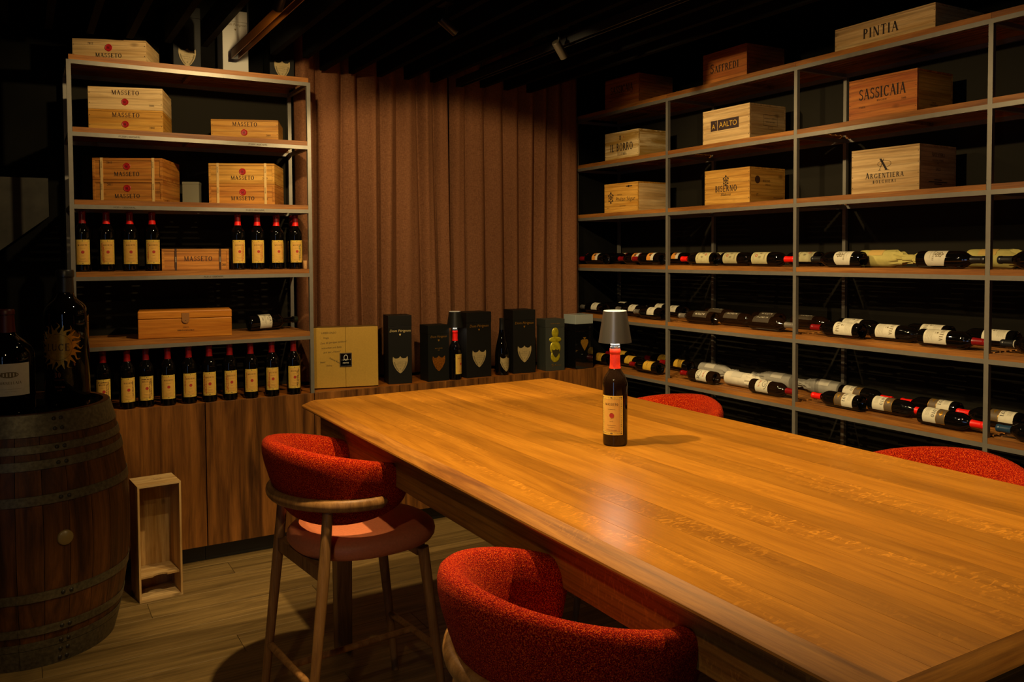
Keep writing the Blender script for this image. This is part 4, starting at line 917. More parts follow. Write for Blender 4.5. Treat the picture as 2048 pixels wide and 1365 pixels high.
for i, x in enumerate(X4):
    t = bottle('wine_bottle', N4[i], group=GL4); seal_label(t, i + 3, INK4[i], -1 if i in (1, 3) else 1)
    if i: link('capsule_band', ME_CAPLOW, M_CAPBRT, t)
    t.location = (x, .085 + rnd.uniform(-.01, .01), Z0[2] + .0003); t.rotation_euler = (0, 0, rnd.uniform(-.12, .12) + (.15 if i == 1 else 0))
for x, y, l in ((.345, .20, 'bottle behind the bottle next to the cork'), (.262, .225, 'bottle in the second row behind the signed ones, red cap only')):
    t = bottle('wine_bottle', l, group=GL4); seal_label(t, 1); t.location = (x, y, Z0[2] + .0003); t.rotation_euler = (0, 0, .3)
mb = MB(); mb.lathe([(0, 0), (.0108, 0), (.0115, .001), (.0115, .045), (.0108, .046), (0, .046)], 16)
c = tag(build('cork', mb, M_CORK, smooth=40), 'pale cork standing by the right post of the left shelf', 'cork'); c.location = (.366, .035, Z0[2] + .0003)
X6 = [(-.662, .05), (-.552, .045), (-.463, .055), (-.360, .042), (-.257, .045), (-.155, .042), (-.050, .042), (.060, .042), (.174, .042), (.294, .042)]
N6 = ['leftmost bottle on the sideboard, behind the barrel rim', 'second bottle from the barrel on the sideboard', 'third bottle from the barrel, black writing over its name', 'fourth bottle from the barrel on the sideboard', 'fifth bottle from the barrel on the sideboard', 'sixth bottle from the barrel on the sideboard', 'fourth bottle from the right in the sideboard row', 'third bottle from the right in the sideboard row', 'second bottle from the right in the sideboard row', 'rightmost bottle of the sideboard row, by the shelf post']
INK6 = [M_INK, M_INKBR, M_INK, None, M_INKRED, M_INKRED, M_INKRED, M_INKRED, M_INKRED, M_INKBR]
for i, (x, y) in enumerate(X6):
    t = bottle('wine_bottle', N6[i], group=GL6); l = seal_label(t, i + 20, INK6[i], -1 if i in (4, 5, 6, 7, 8) else 1)
    if i in (0, 2): link('handwriting', cyl_mesh('handwriting', shift(scribble(.05, .006, i + 90, .2, .0012), 0, .1405), BR + .0011), M_INK, l)
    t.location = (x, y, .8595); t.rotation_euler = (0, 0, -.04 + rnd.uniform(-.1, .1))
# big bottle lying on the fifth shelf
def set_axes(o, axis, face, loc):
    a = Vector(axis).normalized(); u = Vector(face); u = (u - a * u.dot(a)).normalized(); Y = -u; X = Y.cross(a)
    o.matrix_world = Matrix.Translation(loc) @ Matrix((X, Y, a)).transposed().to_4x4()
t = thing('wine_bottle', 'dark port bottle lying beside the honey gift box', 'wine bottle'); PR = .0435
P1 = [(0, .006), (.03, .002), (.040, 0), (PR, .006), (PR, .165), (.041, .178), (.030, .192), (.019, .202), (.0165, .215), (.0175, .240), (.0155, .262), (.0185, .264), (.0185, .285), (.017, .288), (0, .288)]
link('glass', lathe_mesh('glass', P1), M_GLASS, t); link('capsule', lathe_mesh('capsule', [(.0160, .258), (.0192, .262), (.0192, .286), (.0175, .2895), (0, .290)], 20), mat('dark_green_capsule', (.012, .02, .012), .4), t)
l = link('label', lab('label', .115, .05, .12, PR + .0004), M_LABW, t)
link('label_lettering', cyl_mesh('label_lettering', shift(sf("TAYLOR S", .011), 0, .104) + shift(sf('PORT', .006), 0, .093) + rectp(-.03, .03, .084, .0852) + rectp(-.025, .025, .078, .0792) + shift(sf('2003', .009), 0, .062), PR + .0007), M_INK, l)
set_axes(t, (.985, .17, .03), (-.25, -.9, .45), (.092, .205, Z0[1] + .0442))
# lying bottles of the right-hand shelves
def labels_for(kind, t):
    R1, R2 = BR + .0004, BR + .0008; L_ = lambda w_, a, b, m: link('label', MESH(('l', w_, a, b), lambda: lab('label', w_, a, b)), m, t)
    def T(polys_f, key, m, par, name='label_lettering'): return link(name, MESH(('t', key), lambda: cyl_mesh(name, polys_f(), R2)), m, par)
    if kind == 'orange':
        l = L_(.10, .055, .120, M_LABO); T(lambda: rectp(-.05, .05, .055, .080), 'or1', M_LABW, l, 'label_band'); T(lambda: disc(.01, .095, .016, 14, .25, 4) + disc(-.012, .090, .010, 10, .3, 6), 'or2', M_INK, l, 'label_drawing'); T(lambda: shift(scribble(.03, .006, 5), 0, .197), 'or3', M_CAPBRT, l, 'red_lettering')
    elif kind == 'seal':
        l = L_(.105, .028, .140, M_LABG); T(lambda: disc(.004, .062, .0085, 16), 'se1', M_SEALT, l, 'label_seal'); T(lambda: shift(sf('BOLGHERI', .0085), 0, .118) + shift(crest(.006), -.012, .088) + shift(crest(.006), .014, .088) + rectp(-.03, .03, .045, .0458) + rectp(-.02, .02, .040, .0406), 'se2', M_INKGREY, l)
    elif kind == 'argentiera':
        l = link('label', MESH('arg', lambda: cyl_mesh('label', [[(-.055 + .11 * i / 16, .045 + .012 * (i / 8 - 1) ** 2), (-.055 + .11 * (i + 1) / 16, .045 + .012 * ((i + 1) / 8 - 1) ** 2), (-.055 + .11 * (i + 1) / 16, .132 + .012 * (1 - ((i + 1) / 8 - 1) ** 2)), (-.055 + .11 * i / 16, .132 + .012 * (1 - (i / 8 - 1) ** 2))] for i in range(16)], R1)), M_LABW, t)
        T(lambda: shift(sf('ARGENTIERA', .0075, track=.1), 0, .082) + shift(crest(.013), 0, .112) + rectp(-.02, .02, .070, .0708), 'ar2', M_INKGREY, l)
    elif kind == 'white':
        l = L_(.10, .060, .130, M_LABW); T(lambda: shift(sf('AALTO', .011, track=.15), 0, .098) + rectp(-.02, .02, .085, .0858), 'wh2', M_INK, l)
    elif kind == 'black':
        l = L_(.055, .035, .150, M_LABBLK); T(lambda: shift(font_mesh('A LTOI M', .013), 0, .0925, PI / 2), 'bl2', M_INKW, l)
    elif kind == 'pintia':
        l = L_(.105, .034, .140, M_LABW); T(lambda: shift(sf('PINTIA', .017, track=.14), 0, .108) + disc(0, .096, .0045, 10) + shift(sf('2019', .005), 0, .083) + [q for j in range(7) for q in rectp(-.035 + .004 * (j % 2), .035 - .006 * (j % 3), .074 - j * .0048, .0746 - j * .0048)], 'pi2', M_INKGREY, l)
    elif kind == 'yellow':
        l = L_(.105, .050, .130, M_LABY); T(lambda: shift(scribble(.05, .012, 31, .3, .0012), 0, .092) + rectp(-.02, .02, .072, .0726), 'ye2', M_INKBR, l); T(lambda: disc(.012, .112, .006, 12), 'ye3', M_SEALT, l, 'label_seal')
    elif kind == 'swirl':
        l = L_(.105, .050, .138, M_LABW); T(lambda: ribbon([(.03 * math.cos(a) * (1 - a / 14), .112 + .020 * math.sin(a) * (1 - a / 16)) for a in [j * .25 for j in range(36)]], .0024) + ribbon([(-.02, .118), (-.034, .104), (-.03, .128)], .003) + disc(.006, .115, .0022, 8) + disc(-.004, .112, .0022, 8), 'sw1', M_INK, l, 'label_drawing'); T(lambda: shift(sf('MAIA', .012, track=.2), 0, .070), 'sw2', M_INKRED, l)
    elif kind == 'loto':
        l = L_(.105, .032, .095, M_LABW); T(lambda: shift(sf('LOTO', .016, track=.16, wid=.9), 0, .074) + [q for j in range(4) for q in rectp(-.02, .02, .060 - j * .005, .0606 - j * .005)], 'lo2', M_INK, l)
        l2 = link('label', MESH('lotob', lambda: lab('label', .105, .0955, .138)), M_LABBR, t); T(lambda: frame(-.0525, .0525, .0955, .138, .0022) + [[(-.010, .114), (.004, .107), (.014, .116), (.004, .126), (-.006, .122)]] + [[(-.022, .117), (-.010, .113), (-.008, .120)]], 'lo3', M_GOLD, l2, 'gold_print')
_ms = {}
def MESH(key, f):
    if key not in _ms: _ms[key] = f()
    return _ms[key]
def tissue_mesh(seed):
    r = random.Random(seed); mb = MB(); n = 28; vs_, fs = [], []
    prof = [(0, 0), (.030, .001), (.0405, .004), (.042, .02), (.0415, .09), (.042, .17), (.040, .195), (.033, .215), (.026, .235), (.020, .255), (.018, .285), (.022, .305), (.013, .312), (0, .306)]
    for j, (rr, z) in enumerate(prof):
        crumple = .0015 + (.006 if z > .19 else 0)
        for i in range(n):
            a = 2 * PI * i / n; k = rr + (r.uniform(-1, 1) * crumple if 0 < rr < .039 or z > .1 else 0) * (1 if rr > .01 else 0)
            k = min(k, .0425); vs_.append((k * math.cos(a), k * math.sin(a), z + (r.uniform(-.003, .003) if z > .19 else 0)))
    for j in range(len(prof) - 1):
        for i in range(n): fs.append((j * n + i, j * n + (i + 1) % n, (j + 1) * n + (i + 1) % n, (j + 1) * n + i))
    mb.add(vs_, fs); return mb.mesh('tissue_wrap', 28)
CAPS = {'orange': M_CAPRED, 'seal': M_CAPBRT, 'argentiera': M_CAPBLK, 'white': M_CAPSIL, 'black': M_CAPSIL, 'pintia': M_CAPRED, 'yellow': M_CAPRED, 'swirl': M_CAPRED, 'loto': M_CAPBRT, 'plain': M_CAPBLK}
S4, S5, S6 = 'fourth right shelf', 'fifth right shelf', 'lowest right shelf'
LY = [ # kind, level index, x, y of base, neck direction, turn of the label, label text
 ('orange', 2, 2.497, .105, 1, -.5, 'orange-labelled bottle lying at the curtain end of the ' + S4), ('plain', 2, 2.628, .09, 1, 0, 'unlabelled dark bottle lying at the curtain end of the ' + S4), ('orange', 2, 2.72, .10, 1, -.4, 'orange-labelled bottle in the back row at the curtain end, ' + S4),
 ('orange', 2, 2.558, -.262, 1, -.5, 'orange-labelled bottle second from the first post, ' + S4), ('orange', 2, 2.492, -.497, 1, -.5, 'orange-labelled bottle touching the first post on its curtain side, ' + S4), ('orange', 2, 2.72, -.472, 1, -.3, 'orange-labelled bottle in the back row behind a bright red cap, ' + S4),
 ('seal', 2, 2.497, -.966, 1, -.9, 'pale-labelled bottle showing its round base, middle bay of the ' + S4), ('seal', 2, 2.72, -.671, -1, -.4, 'pale-labelled bottle in the back row of the middle bay, ' + S4), ('seal', 2, 2.57, -.948, -1, -.9, 'pale-labelled bottle between the other two of the middle bay, ' + S4), ('seal', 2, 2.492, -1.245, -1, -.9, 'pale-labelled bottle touching the second post, ' + S4), ('seal', 2, 2.72, -1.523, 1, -.6, 'pale-labelled bottle behind the second post, ' + S4),
 ('argentiera', 2, 2.497, -1.953, 1, -.9, 'bottle with curved white label, neck towards the second post, ' + S4), ('tissue_yellow', 2, 2.586, -1.878, -1, 0, 'bottle wrapped in yellow tissue between two white-labelled ones, ' + S4), ('argentiera', 2, 2.492, -2.25, -1, -.9, 'bottle with curved white label, neck towards the third post, ' + S4), ('tissue_yellow', 2, 2.69, -2.36, -1, 0, 'bottle wrapped in yellow tissue behind the third post, ' + S4), ('plain', 2, 2.497, -2.905, 1, 0, 'dark bottle neck entering at the right edge, ' + S4),
 ('white', 3 - 2, 2.497, .11, 1, -.5, 'white-labelled bottle lying at the curtain end of the ' + S5), ('plain', 1, 2.628, .09, 1, 0, 'unlabelled dark bottle lying at the curtain end of the ' + S5), ('white', 1, 2.72, .10, 1, -.3, 'white-labelled bottle in the back row at the curtain end, ' + S5), ('white', 1, 2.57, -.218, 1, -.4, 'white-labelled bottle just behind the lampshade, ' + S5), ('white', 1, 2.788, -.23, 1, -.2, 'white-labelled bottle in the back row left of the first post, ' + S5), ('white', 1, 2.492, -.507, 1, -.5, 'white-labelled bottle touching the first post, ' + S5), ('white', 1, 2.72, -.453, 1, -.3, 'white-labelled bottle in the back row right of the first post, ' + S5),
 ('black', 1, 2.497, -.951, 1, -.75, 'black-labelled bottle showing its round base, ' + S5), ('black', 1, 2.72, -.651, -1, -.4, 'black-labelled bottle in the back row, left of the middle bay, ' + S5), ('black', 1, 2.563, -.952, -1, -.7, 'black-labelled bottle in the middle of the middle bay, ' + S5), ('black', 1, 2.492, -1.247, -1, -.7, 'black-labelled bottle touching the second post, ' + S5), ('black', 1, 2.72, -1.254, 1, -.4, 'black-labelled bottle in the back row near the second post, ' + S5), ('black', 1, 2.72, -1.34, -1, -.4, 'black-labelled bottle in the back row behind the second post, ' + S5),
 ('pintia', 1, 2.497, -1.951, 1, -.8, 'white-labelled bottle right of the second post, red cap towards it, ' + S5), ('pintia', 1, 2.72, -1.65, -1, -.4, 'white-labelled bottle in the back row, left of the nearest full bay, ' + S5), ('pintia', 1, 2.556, -1.969, -1, -.8, 'white-labelled bottle in the middle of the nearest full bay, ' + S5), ('pintia', 1, 2.72, -2.264, 1, -.4, 'white-labelled bottle in the back row, right of the nearest full bay, ' + S5), ('pintia', 1, 2.492, -2.262, -1, -.8, 'white-labelled bottle touching the third post, ' + S5), ('pintia', 1, 2.70, -2.575, 1, -.4, 'white-labelled bottle in the back row behind the third post, ' + S5), ('plain', 1, 2.527, -2.905, 1, 0, 'dark bottle with a pale neck ring at the right edge, ' + S5),
 ('yellow', 0, 2.497, .068, 1, -.5, 'yellow-labelled bottle behind the black box with the gold emblem, ' + S6), ('yellow', 0, 2.72, .10, 1, -.3, 'yellow-labelled bottle in the back row at the curtain end, ' + S6), ('yellow', 0, 2.572, -.175, 1, -.5, 'yellow-labelled bottle just right of the lamp bottle neck, ' + S6), ('yellow', 0, 2.494, -.468, 1, -.6, 'yellow-labelled bottle touching the first post, ' + S6), ('yellow', 0, 2.792, -.257, 1, -.2, 'yellow-labelled bottle in the back row left of the first post, ' + S6), ('yellow', 0, 2.72, -.502, 1, -.4, 'yellow-labelled bottle in the back row right of the first post, ' + S6),
 ('swirl', 0, 2.497, -.965, 1, -.9, 'bottle with swirl drawing showing its round base, ' + S6), ('tissue_grey', 0, 2.72, -.605, -1, 0, 'bottle in grey tissue in the back row, left of the middle bay, ' + S6), ('tissue_white', 0, 2.577, -.98, -1, 0, 'bottle in white tissue between the two swirl-label ones, ' + S6), ('tissue_grey', 0, 2.74, -1.324, 1, 0, 'bottle in grey tissue in the back row near the second post, ' + S6), ('swirl', 0, 2.492, -1.253, -1, -.9, 'bottle with swirl drawing touching the second post, ' + S6), ('tissue_grey', 0, 2.74, -1.645, 1, 0, 'bottle in grey tissue behind the second post, ' + S6),
 ('loto', 0, 2.497, -1.955, 1, -.8, 'brown-and-white-labelled bottle right of the second post, red cap towards it, ' + S6), ('loto', 0, 2.72, -1.66, -1, -.4, 'brown-and-white-labelled bottle in the back row, left of the nearest full bay, ' + S6), ('loto', 0, 2.562, -1.955, -1, -.8, 'brown-and-white-labelled bottle in the middle of the nearest full bay, ' + S6), ('loto', 0, 2.72, -2.307, 1, -.4, 'brown-and-white-labelled bottle in the back row, right of the nearest full bay, ' + S6), ('loto', 0, 2.492, -2.265, -1, -.8, 'brown-and-white-labelled bottle touching the third post, ' + S6), ('loto', 0, 2.69, -2.615, 1, -.4, 'brown-and-white-labelled bottle in the back row behind the third post, ' + S6), ('plain', 0, 2.497, -2.91, 1, 0, 'blue-capped bottle entering at the right edge, ' + S6)]
for i, (kind, lv, x, y, d, turn, lab_) in enumerate(LY):
    lv3 = lv; z = TOPZ[lv3]
    if kind.startswith('tissue'):
        t = thing('wrapped_bottle', lab_, 'wrapped bottle', group='tissue-wrapped bottles on the right shelves')
        mtis = {'tissue_yellow': M_TISY, 'tissue_grey': M_TISG, 'tissue_white': M_TISW}[kind]
        link('tissue_wrap', tissue_mesh(i), mtis, t)
        link('label_showing_through', MESH(('tl', kind), lambda: cyl_mesh('label_showing_through', rectp(-.05, .05, .06, .14), .0428, maxseg=.006)), mat('tissue_label_' + kind, hexc('c0a055' if kind == 'tissue_yellow' else 'b5b0a0'), .85), t)
        rr = .0427
    else:
        cap = CAPS[kind]
        if lab_.startswith('blue'): cap = M_CAPBLUE
        t = bottle('wine_bottle', lab_, group='bottles lying on the right shelves', cap=cap, glass=M_GLASSB if kind in ('black', 'swirl') else M_GLASS); labels_for(kind, t); rr = BR + .0012
        if 'neck ring' in lab_: link('neck_ring', MESH('nring', lambda: lathe_mesh('neck_ring', [(.0160, .240), (.0172, .241), (.0172, .246), (.0160, .247)], 20)), M_LABW, t)
    ang = rnd.uniform(-.025, .025)
    set_axes(t, (math.sin(ang), d * math.cos(ang), 0), (math.sin(turn), 0, math.cos(turn)), (x, y, z + rr))

# ------------------------------------------------------------------ bottle lamps
def bottle_lamp(label, loc, m, led):
    t = thing('bottle_lamp', label, 'lamp', loc)
    mb = MB(); mb.lathe([(.0365, .117), (.0515, .019), (.0505, .019), (.0355, .115)], 40); build('shade', mb, m, t, smooth=30)
    mb = MB(); mb.lathe([(0, .1165), (.034, .1165), (.0362, .1172), (.0350, .1186), (0, .1186)], 32); build('top_cap', mb, M_LAMPW, t, smooth=30)
    mb = MB(); mb.lathe([(.0105, .0006), (.0155, .0008), (.0160, .006), (.0125, .008), (.0150, .0095), (.0150, .014), (.0115, .016), (.0105, .030), (.0105, .116)], 24); build('stem', mb, M_CHROME, t, smooth=30)
    mb = MB(); mb.lathe([(.0115, .036), (.044, .036), (.044, .038), (.0115, .038)], 32); build('diffuser', mb, led, t)
    return t
t = bottle('wine_bottle', 'red-capped bottle with a lamp on it, alone on the table', glass=M_GLASSB, cap=M_CAPTBL); seal_label(t, 2); t.location = (.590, -2.500, TZ + .0003); t.rotation_euler = (0, 0, -.95)
bottle_lamp('grey metal cone lamp on the bottle on the table', (.590, -2.500, TZ + .3018), M_LAMP, M_LED)
t = bottle('wine_bottle', 'red-capped bottle under a black lamp among the champagne boxes', cap=M_CAPBRT); seal_label(t, 2); t.location = (1.297, .045, .8595); t.rotation_euler = (0, 0, .55)
bottle_lamp('black cone lamp on the bottle among the champagne boxes', (1.297, .045, .8595 + .3018), M_LAMPD, M_LEDW)

# ------------------------------------------------------------------ champagne boxes on the sideboard
def shield_poly(s):
    """crest outline of height about 1.22 s, width s"""
    P = []
    top = [(-.5, .52), (-.38, .40), (-.22, .385), (-.08, .44), (0, .54), (.08, .44), (.22, .385), (.38, .40), (.5, .52)]
    P += top
    P += [(.525, .40), (.52, .20), (.47, -.02), (.38, -.22), (.25, -.42), (.10, -.57), (0, -.64), (-.10, -.57), (-.25, -.42), (-.38, -.22), (-.47, -.02), (-.52, .20), (-.525, .40)]
    return [(x * s, y * s) for x, y in P]
def shield_part(t, x, z, s, hd, m, plain=False):
    mb = MB(); mb.prism(shield_poly(s), 0, .0015); mb.xform(Matrix.Rotation(PI / 2, 4, 'X')); o = build('shield', mb, m, t, loc=(x, -hd - .0002, z))
    if not plain:
        P = []
        for k in range(9):
            a = k / 8; 
            for sx in (-1, 1): P += disc(sx * s * (.40 - .26 * a ** 1.6), s * (.12 - .56 * a), s * .045, 6)
        P += shift(font_mesh('Dom Pérignon', s * .085, .2), 0, s * -.02) + shift(font_mesh('Champagne', s * .06), 0, s * .12) + shift(font_mesh('Vintage 2013', s * .055), 0, s * -.14) + disc(0, -s * .33, s * .04, 5)
        link('shield_print', flat_mesh('shield_print', P), M_INKGREY, o, loc=(0, -.0019, 0))
    return o
def gift_carton(label, x0, x1, y, h, dep, m, yaw=0.0, z=.8595, group='dark champagne gift boxes'):
    w_ = x1 - x0; ya = math.radians(yaw); c, s = math.cos(ya), math.sin(ya)
    t = thing('champagne_box', label, 'gift box', ((x0 + x1) / 2 - s * dep / 2, y + c * dep / 2, z), ya, group)
    bx('body', (w_, dep, h * .84), m, t, loc=(0, 0, h * .42), bevel=.0012); bx('lid', (w_ + .0016, dep + .0016, h * .158), m, t, loc=(0, 0, h * .921), bevel=.0012)
    return t, dep / 2 + .001
def dp_script(t, hd, z, h, m):
    flat_part('lettering', font_mesh('Dom Pérignon', h, .25), m, t, x=0, z=z, hd=hd); flat_part('emblem', [[(x * .011, zz * .011) for x, zz in shield_poly(1)]], m, t, x=0, z=z - .016, hd=hd)
M_DPGOLD = mat('pale_gold_print', hexc('c9b57a'), .5)
t, hd = gift_carton('tall black champagne box next to the gold box', .866, 1.008, .055, .408, .14, M_CARDBLK, -10); dp_script(t, hd, .310, .015, M_DPGOLD); shield_part(t, 0, .118, .087, hd, M_SHIELD)
t, hd = gift_carton('shorter black champagne box with embossed gold shield', 1.108, 1.248, .03, .341, .12, M_CARDGRN, 0); dp_script(t, hd, .265, .013, M_GOLD); shield_part(t, 0, .112, .080, hd, M_SHIELDAU, True); flat_part('lettering', sf('ROSE VINTAGE', .006), M_GOLD, t, z=.197, hd=hd); flat_part('lettering', sf('2003', .005), M_GOLD, t, z=.187, hd=hd)
t, hd = gift_carton('tall black champagne box behind the black bottle lamp', 1.372, 1.548, .038, .408, .15, M_CARDBLK, 1); dp_script(t, hd, .315, .016, M_GOLD); shield_part(t, 0, .122, .092, hd, M_SHIELD)
t, hd = gift_carton('tall black champagne box right of the champagne bottle', 1.716, 1.874, .045, .409, .15, M_CARDBLK, -6); dp_script(t, hd, .318, .016, M_GOLD); shield_part(t, 0, .128, .092, hd, M_SHIELD)
# slate box with a plain golden figure
t, hd = gift_carton('slate grey champagne box with a golden printed figure', 1.956, 2.096, .035, .340, .13, M_CARDGRY, -5)
M_FIG = mat('golden_figure_print', hexc('a89a1c'), .35, metal=.3, noise=.3, nscale=60)
flat_part('lettering', sf('CHAMPAGNE EDITION', .0055), M_GOLD, t, z=.308, hd=hd)
for k, (x, z, a, b) in enumerate(((0, .250, .026, .034), (-.0, .205, .046, .020), (0, .150, .040, .045), (0, .095, .034, .040))):
    mb = MB(); mb.lathe([(0, .006)] + [(math.sin(q) * 1.0, .006 * math.cos(q)) for q in [PI / 2 * j / 5 for j in range(1, 6)]], 24)
    mb.xform(Matrix.Translation((x, -hd - .0001, z)) @ Matrix.Rotation(PI / 2, 4, 'X') @ Matrix.Diagonal((a, b, 1, 1))); build('figure', mb, M_FIG, t, smooth=60)
shield_part(t, 0, .118, .050, hd + .005, mat('dark_shield', hexc('2b2710'), .5), True); flat_part('signature', ribbon([(-.03, .012), (-.015, .018), (-.024, 0), (-.004, .010), (.004, .014), (.0, .004), (.02, .008), (.045, .006)], .0016), M_GOLD, t, x=0, z=.028, hd=hd)
# black lacquer box with gold spade emblem
t, hd = gift_carton('glossy black lacquer box with a gold spade emblem', 2.170, 2.318, .012, .300, .13, M_GLOSSBLK, 3)
bx('reflection_band', (.1485, .131, .062), mat('painted_reflection', (.40, .46, .44), .22, metal=.35), t, loc=(0, 0, .331), bevel=.002)  # pale block, its colour stands in for a reflection in the lacquer
sp = [(0, -.042), (-.020, -.012), (-.030, .010), (-.026, .026), (-.012, .032), (-.003, .026), (-.005, .036), (-.013, .044), (.013, .044), (.005, .036), (.003, .026), (.012, .032), (.026, .026), (.030, .010), (.020, -.012)]
mb = MB(); mb.prism([(x * 1.05, z * 1.05) for x, z in sp], 0, .002); mb.xform(Matrix.Rotation(PI / 2, 4, 'X')); build('emblem', mb, M_GOLD, t, loc=(0, -hd - .0002, .165))
# champagne bottle
def champ(name, label, loc, rz):
    t = thing(name, label, 'champagne bottle', loc, rz); P = [(0, .01), (.03, .002), (.042, 0), (.0445, .006), (.0445, .120), (.043, .150), (.038, .185), (.030, .220), (.022, .255), (.0175, .290), (.0160, .320), (.0150, .345), (.0165, .350), (.0165, .358), (.014, .361), (0, .361)]
    link('glass', lathe_mesh('glass', P, 40), M_GLASS, t)
    link('capsule', lathe_mesh('capsule', [(.0182, .288), (.0166, .32), (.0158, .345), (.0172, .349), (.0170, .360), (.0140, .3625), (0, .363)], 24), M_CAPBLK, t)
    s = .082; tp = [(-.5, .52), (-.38, .40), (-.22, .385), (-.08, .44), (0, .54), (.08, .44), (.22, .385), (.38, .40), (.5, .52)]; bt = [(-.5, .06), (-.47, -.02), (-.38, -.22), (-.25, -.42), (-.10, -.57), (0, -.64), (.10, -.57), (.25, -.42), (.38, -.22), (.47, -.02), (.5, .06)]
    def at(c, x):
        for (xa, ya), (xb, yb) in zip(c, c[1:]):
            if xa <= x <= xb: return ya + (yb - ya) * (x - xa) / (xb - xa)
        return c[-1][1]
    xs = [-.5 + i / 20 for i in range(21)]
    l = link('shield', cyl_mesh('shield', [[(a * s, at(bt, a) * s), (b * s, at(bt, b) * s), (b * s, at(tp, b) * s), (a * s, at(tp, a) * s)] for a, b in zip(xs, xs[1:])], .0449, .076), M_SHIELD, t)
    P = shift(font_mesh('Dom Pérignon', s * .085, .2), 0, .074) + shift(font_mesh('Vintage', s * .07), 0, .063) + disc(0, .048, s * .04, 5)
    for k in range(9):
        a = k / 8
        for sx in (-1, 1): P += disc(sx * s * (.40 - .26 * a ** 1.6), .076 + s * (.12 - .56 * a), s * .045, 6)
    link('shield_print', cyl_mesh('shield_print', P, .0453), M_INKGREY, l)
    return t
champ('champagne_bottle', 'dark champagne bottle with a shield label between two boxes', (1.640, .065, .8595), .15)
# gold presentation box
t = thing('gold_box', 'square gold presentation box with handwriting and black plaque', 'gift box', (.620, .135, .8595), math.radians(-12)); W_, D_, H_ = .375, .12, .352
bx('body', (W_, D_ - .012, H_), mat('dark_gold_card', hexc('5e4413'), .6), t, loc=(0, .006, H_ / 2)); hd = D_ / 2
for s in (-1, 1): bx('door', (W_ / 2 - .0012, .012, H_ - .006), M_GOLDCARD, t, loc=(s * (W_ / 4), -D_ / 2 + .006, H_ / 2 + .003), bevel=.001)
p_ = bx('plaque', (.068, .004, .078), M_GLOSSBLK, t, loc=(0, -D_ / 2 - .002, .165)); link('plaque_frame', flat_mesh('plaque_frame', frame(-.034, .034, -.039, .039, .004)), M_CHROME, p_, loc=(0, -.0026, 0))
link('plaque_print', flat_mesh('plaque_print', ring(0, .012, .012, .017, .0028) + shift(sf('CRISTAL', .007), 0, -.022) + shift(scribble(.05, .01, 4), 0, -.004)), M_INKW, p_, loc=(0, -.0026, 0))
hwp = [('LIEBER ENZO', -.115, .318, 0), ('Hugo', -.13, .290, 0), ('Zum 25 jährigen Jubiläum!', -.088, .263, .06), ('wünschen und Eddy', -.10, .233, .04), ('und der „Values“', -.098, .208, .05), ('Adams Restaurant', -.07, .150, -.52), ('Peter', -.15, .150, .1), ('Selina', -.115, .130, -.04)]
P = []
for tx, x, z, ro in hwp: P += shift(font_mesh(tx, .010, .2), x, z, ro)
link('handwriting', flat_mesh('handwriting', [[(x, z) for x, z in q] for q in P]), mat('marker_ink', hexc('30280f'), .7), t, loc=(0.02, -D_ / 2 - .0006, 0))
# boxes standing on top of the left shelf
t, hd = gift_carton('tall white champagne box on top of the left shelf', -.020, .117, .215, .372, .14, M_WHITECARD, 0, TOPZ[5] + .0005, None); flat_part('lettering', font_mesh('Dom Pérignon', .014, .25), M_INKGREY, t, z=.29, hd=hd); flat_part('emblem', [[(x * .01, z * .01) for x, z in shield_poly(1)]], M_INKGREY, t, z=.27, hd=hd)
t, hd = gift_carton('black champagne box with pale shield on the left shelf top, left of the white one', -.275, -.135, .215, .36, .14, M_CARDBLK, 0, TOPZ[5] + .0005); shield_part(t, 0, .092, .085, hd, M_SHIELD)
t, hd = gift_carton('black champagne box with pale shield on the left shelf top, right of the white one', .235, .372, .215, .36, .14, M_CARDBLK, 0, TOPZ[5] + .0005); shield_part(t, 0, .080, .085, hd, M_SHIELD)

# ------------------------------------------------------------------ large bottles on the barrel
BZ = BH - .0148
def scaled(prof, r, h): return [(a / BR * r, b / .3 * h) for a, b in prof]
t = thing('large_bottle', 'huge dark bottle with a golden sun standing on the barrel', 'wine bottle', (-.843, -.545, BZ), -.30); R_ = .087; H_ = .575
PL = [(0, .01), (.06, .004), (.080, 0), (R_, .010), (R_, .385), (.085, .405), (.076, .425), (.060, .440), (.045, .452), (.036, .466), (.033, .48), (.031, .545), (.035, .547), (.035, .568), (.032, .575), (0, .575)]
link('glass', lathe_mesh('glass', PL, 48), M_GLASS, t); link('capsule', lathe_mesh('capsule', [(.0335, .482), (.0318, .545), (.0358, .549), (.0358, .569), (.0325, .577), (0, .5775)], 28), M_CAPBLK, t)
sun = []; r0 = .060
for k in range(24):
    a = 2 * PI * k / 24; ln = .105 if k % 2 == 0 else .098; pts = []
    for j in range(8):
        u = j / 7; rr = r0 * .96 + (ln - r0) * u; wv = (.10 * math.sin(u * 6.5) * (1 if k % 2 == 0 else 0)); pts.append((rr, a + wv, .0075 * (1 - u) + .0006))
    for (r1, a1, w1), (r2, a2, w2) in zip(pts, pts[1:]):
        sun.append([(r1 * math.cos(a1) - w1 * math.sin(a1) * -1, r1 * math.sin(a1) - w1 * math.cos(a1)), (r2 * math.cos(a2) + w2 * math.sin(a2), r2 * math.sin(a2) - w2 * math.cos(a2)), (r2 * math.cos(a2) - w2 * math.sin(a2), r2 * math.sin(a2) + w2 * math.cos(a2)), (r1 * math.cos(a1) - w1 * math.sin(a1), r1 * math.sin(a1) + w1 * math.cos(a1))])
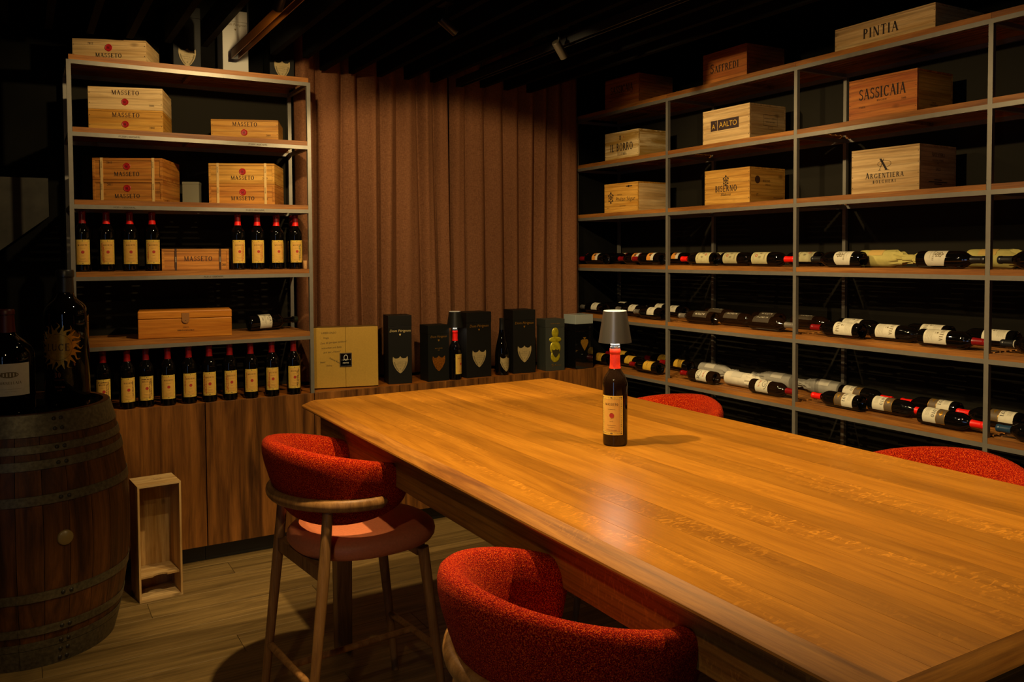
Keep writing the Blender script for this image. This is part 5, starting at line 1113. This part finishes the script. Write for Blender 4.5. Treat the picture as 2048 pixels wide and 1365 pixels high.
for j in range(20):   # disc in strips so that it follows the glass
    xa, xb = -r0 + 2 * r0 * j / 20, -r0 + 2 * r0 * (j + 1) / 20; ya, yb = math.sqrt(max(0, r0 ** 2 - xa ** 2)), math.sqrt(max(0, r0 ** 2 - xb ** 2)); sun.append([(xa, -ya), (xb, -yb), (xb, yb), (xa, ya)])
l = link('sun_emblem', cyl_mesh('sun_emblem', shift(sun, -.012, .255), R_ + .0005), M_GOLD, t)
link('sun_lettering', cyl_mesh('sun_lettering', shift(sf('LUCE', .030, track=.08), -.012, .240) + [q for q in ring(-.012, .255, .056, .056, .0012, 36)], R_ + .0009), M_INKBR, l)
link('lettering', cyl_mesh('lettering', shift(sf('30', .022), -.015, .128) + rectp(-.03, .01, .118, .1195) + shift(sf('TOSCANA', .007), -.008, .085) + shift(sf('LUCE', .006), -.008, .072), R_ + .0006), mat('copper_print', hexc('8a4a1e'), .4, metal=.6), t)
t = thing('large_bottle', 'squat dark bottle with white label on the barrel, cut by the left edge', 'wine bottle', (-1.062, -.585, BZ), .12); R_ = .100
PL = [(0, .01), (.07, .004), (.092, 0), (R_, .012), (R_, .225), (.097, .245), (.086, .268), (.066, .290), (.046, .306), (.036, .318), (.031, .330), (.029, .395), (.032, .397), (.032, .412), (.029, .417), (0, .417)]
link('glass', lathe_mesh('glass', PL, 48), M_GLASS, t); link('capsule', lathe_mesh('capsule', [(.0330, .325), (.0298, .395), (.0328, .399), (.0328, .413), (.0295, .419), (0, .4195)], 28), M_CAPDRK, t)
l = link('label', cyl_mesh('label', rectp(-.085, .075, .075, .205), R_ + .0005, maxseg=.008), M_LABW, t)
link('label_print', cyl_mesh('label_print', shift(sf('ORNELLAIA', .011, track=.1), 0, .122) + shift(ring(0, 0, .034, .012, .004, 20), -.005, .160) + [q for j in range(5) for q in rectp(-.035 + j * .012, -.028 + j * .012, .152, .170)] + rectp(-.04, .04, .102, .1028) + rectp(-.02, .02, .092, .0928), R_ + .0009), M_INKGREY, l)
t = thing('large_bottle', 'tall dark bottle at the back of the barrel, cut by the left edge', 'wine bottle', (-1.155, -.40, BZ), .3); R_ = .085
PL = scaled(BORD, R_, .535); link('glass', lathe_mesh('glass', PL, 40), M_GLASS, t)
link('capsule', lathe_mesh('capsule', [(.0345, .45), (.0335, .505), (.0375, .512), (.0375, .53), (.034, .537), (0, .5375)], 24), M_CAPBLK, t); link('label', cyl_mesh('label', rectp(-.07, .07, .10, .30), R_ + .0005, maxseg=.008), M_LABW, t)
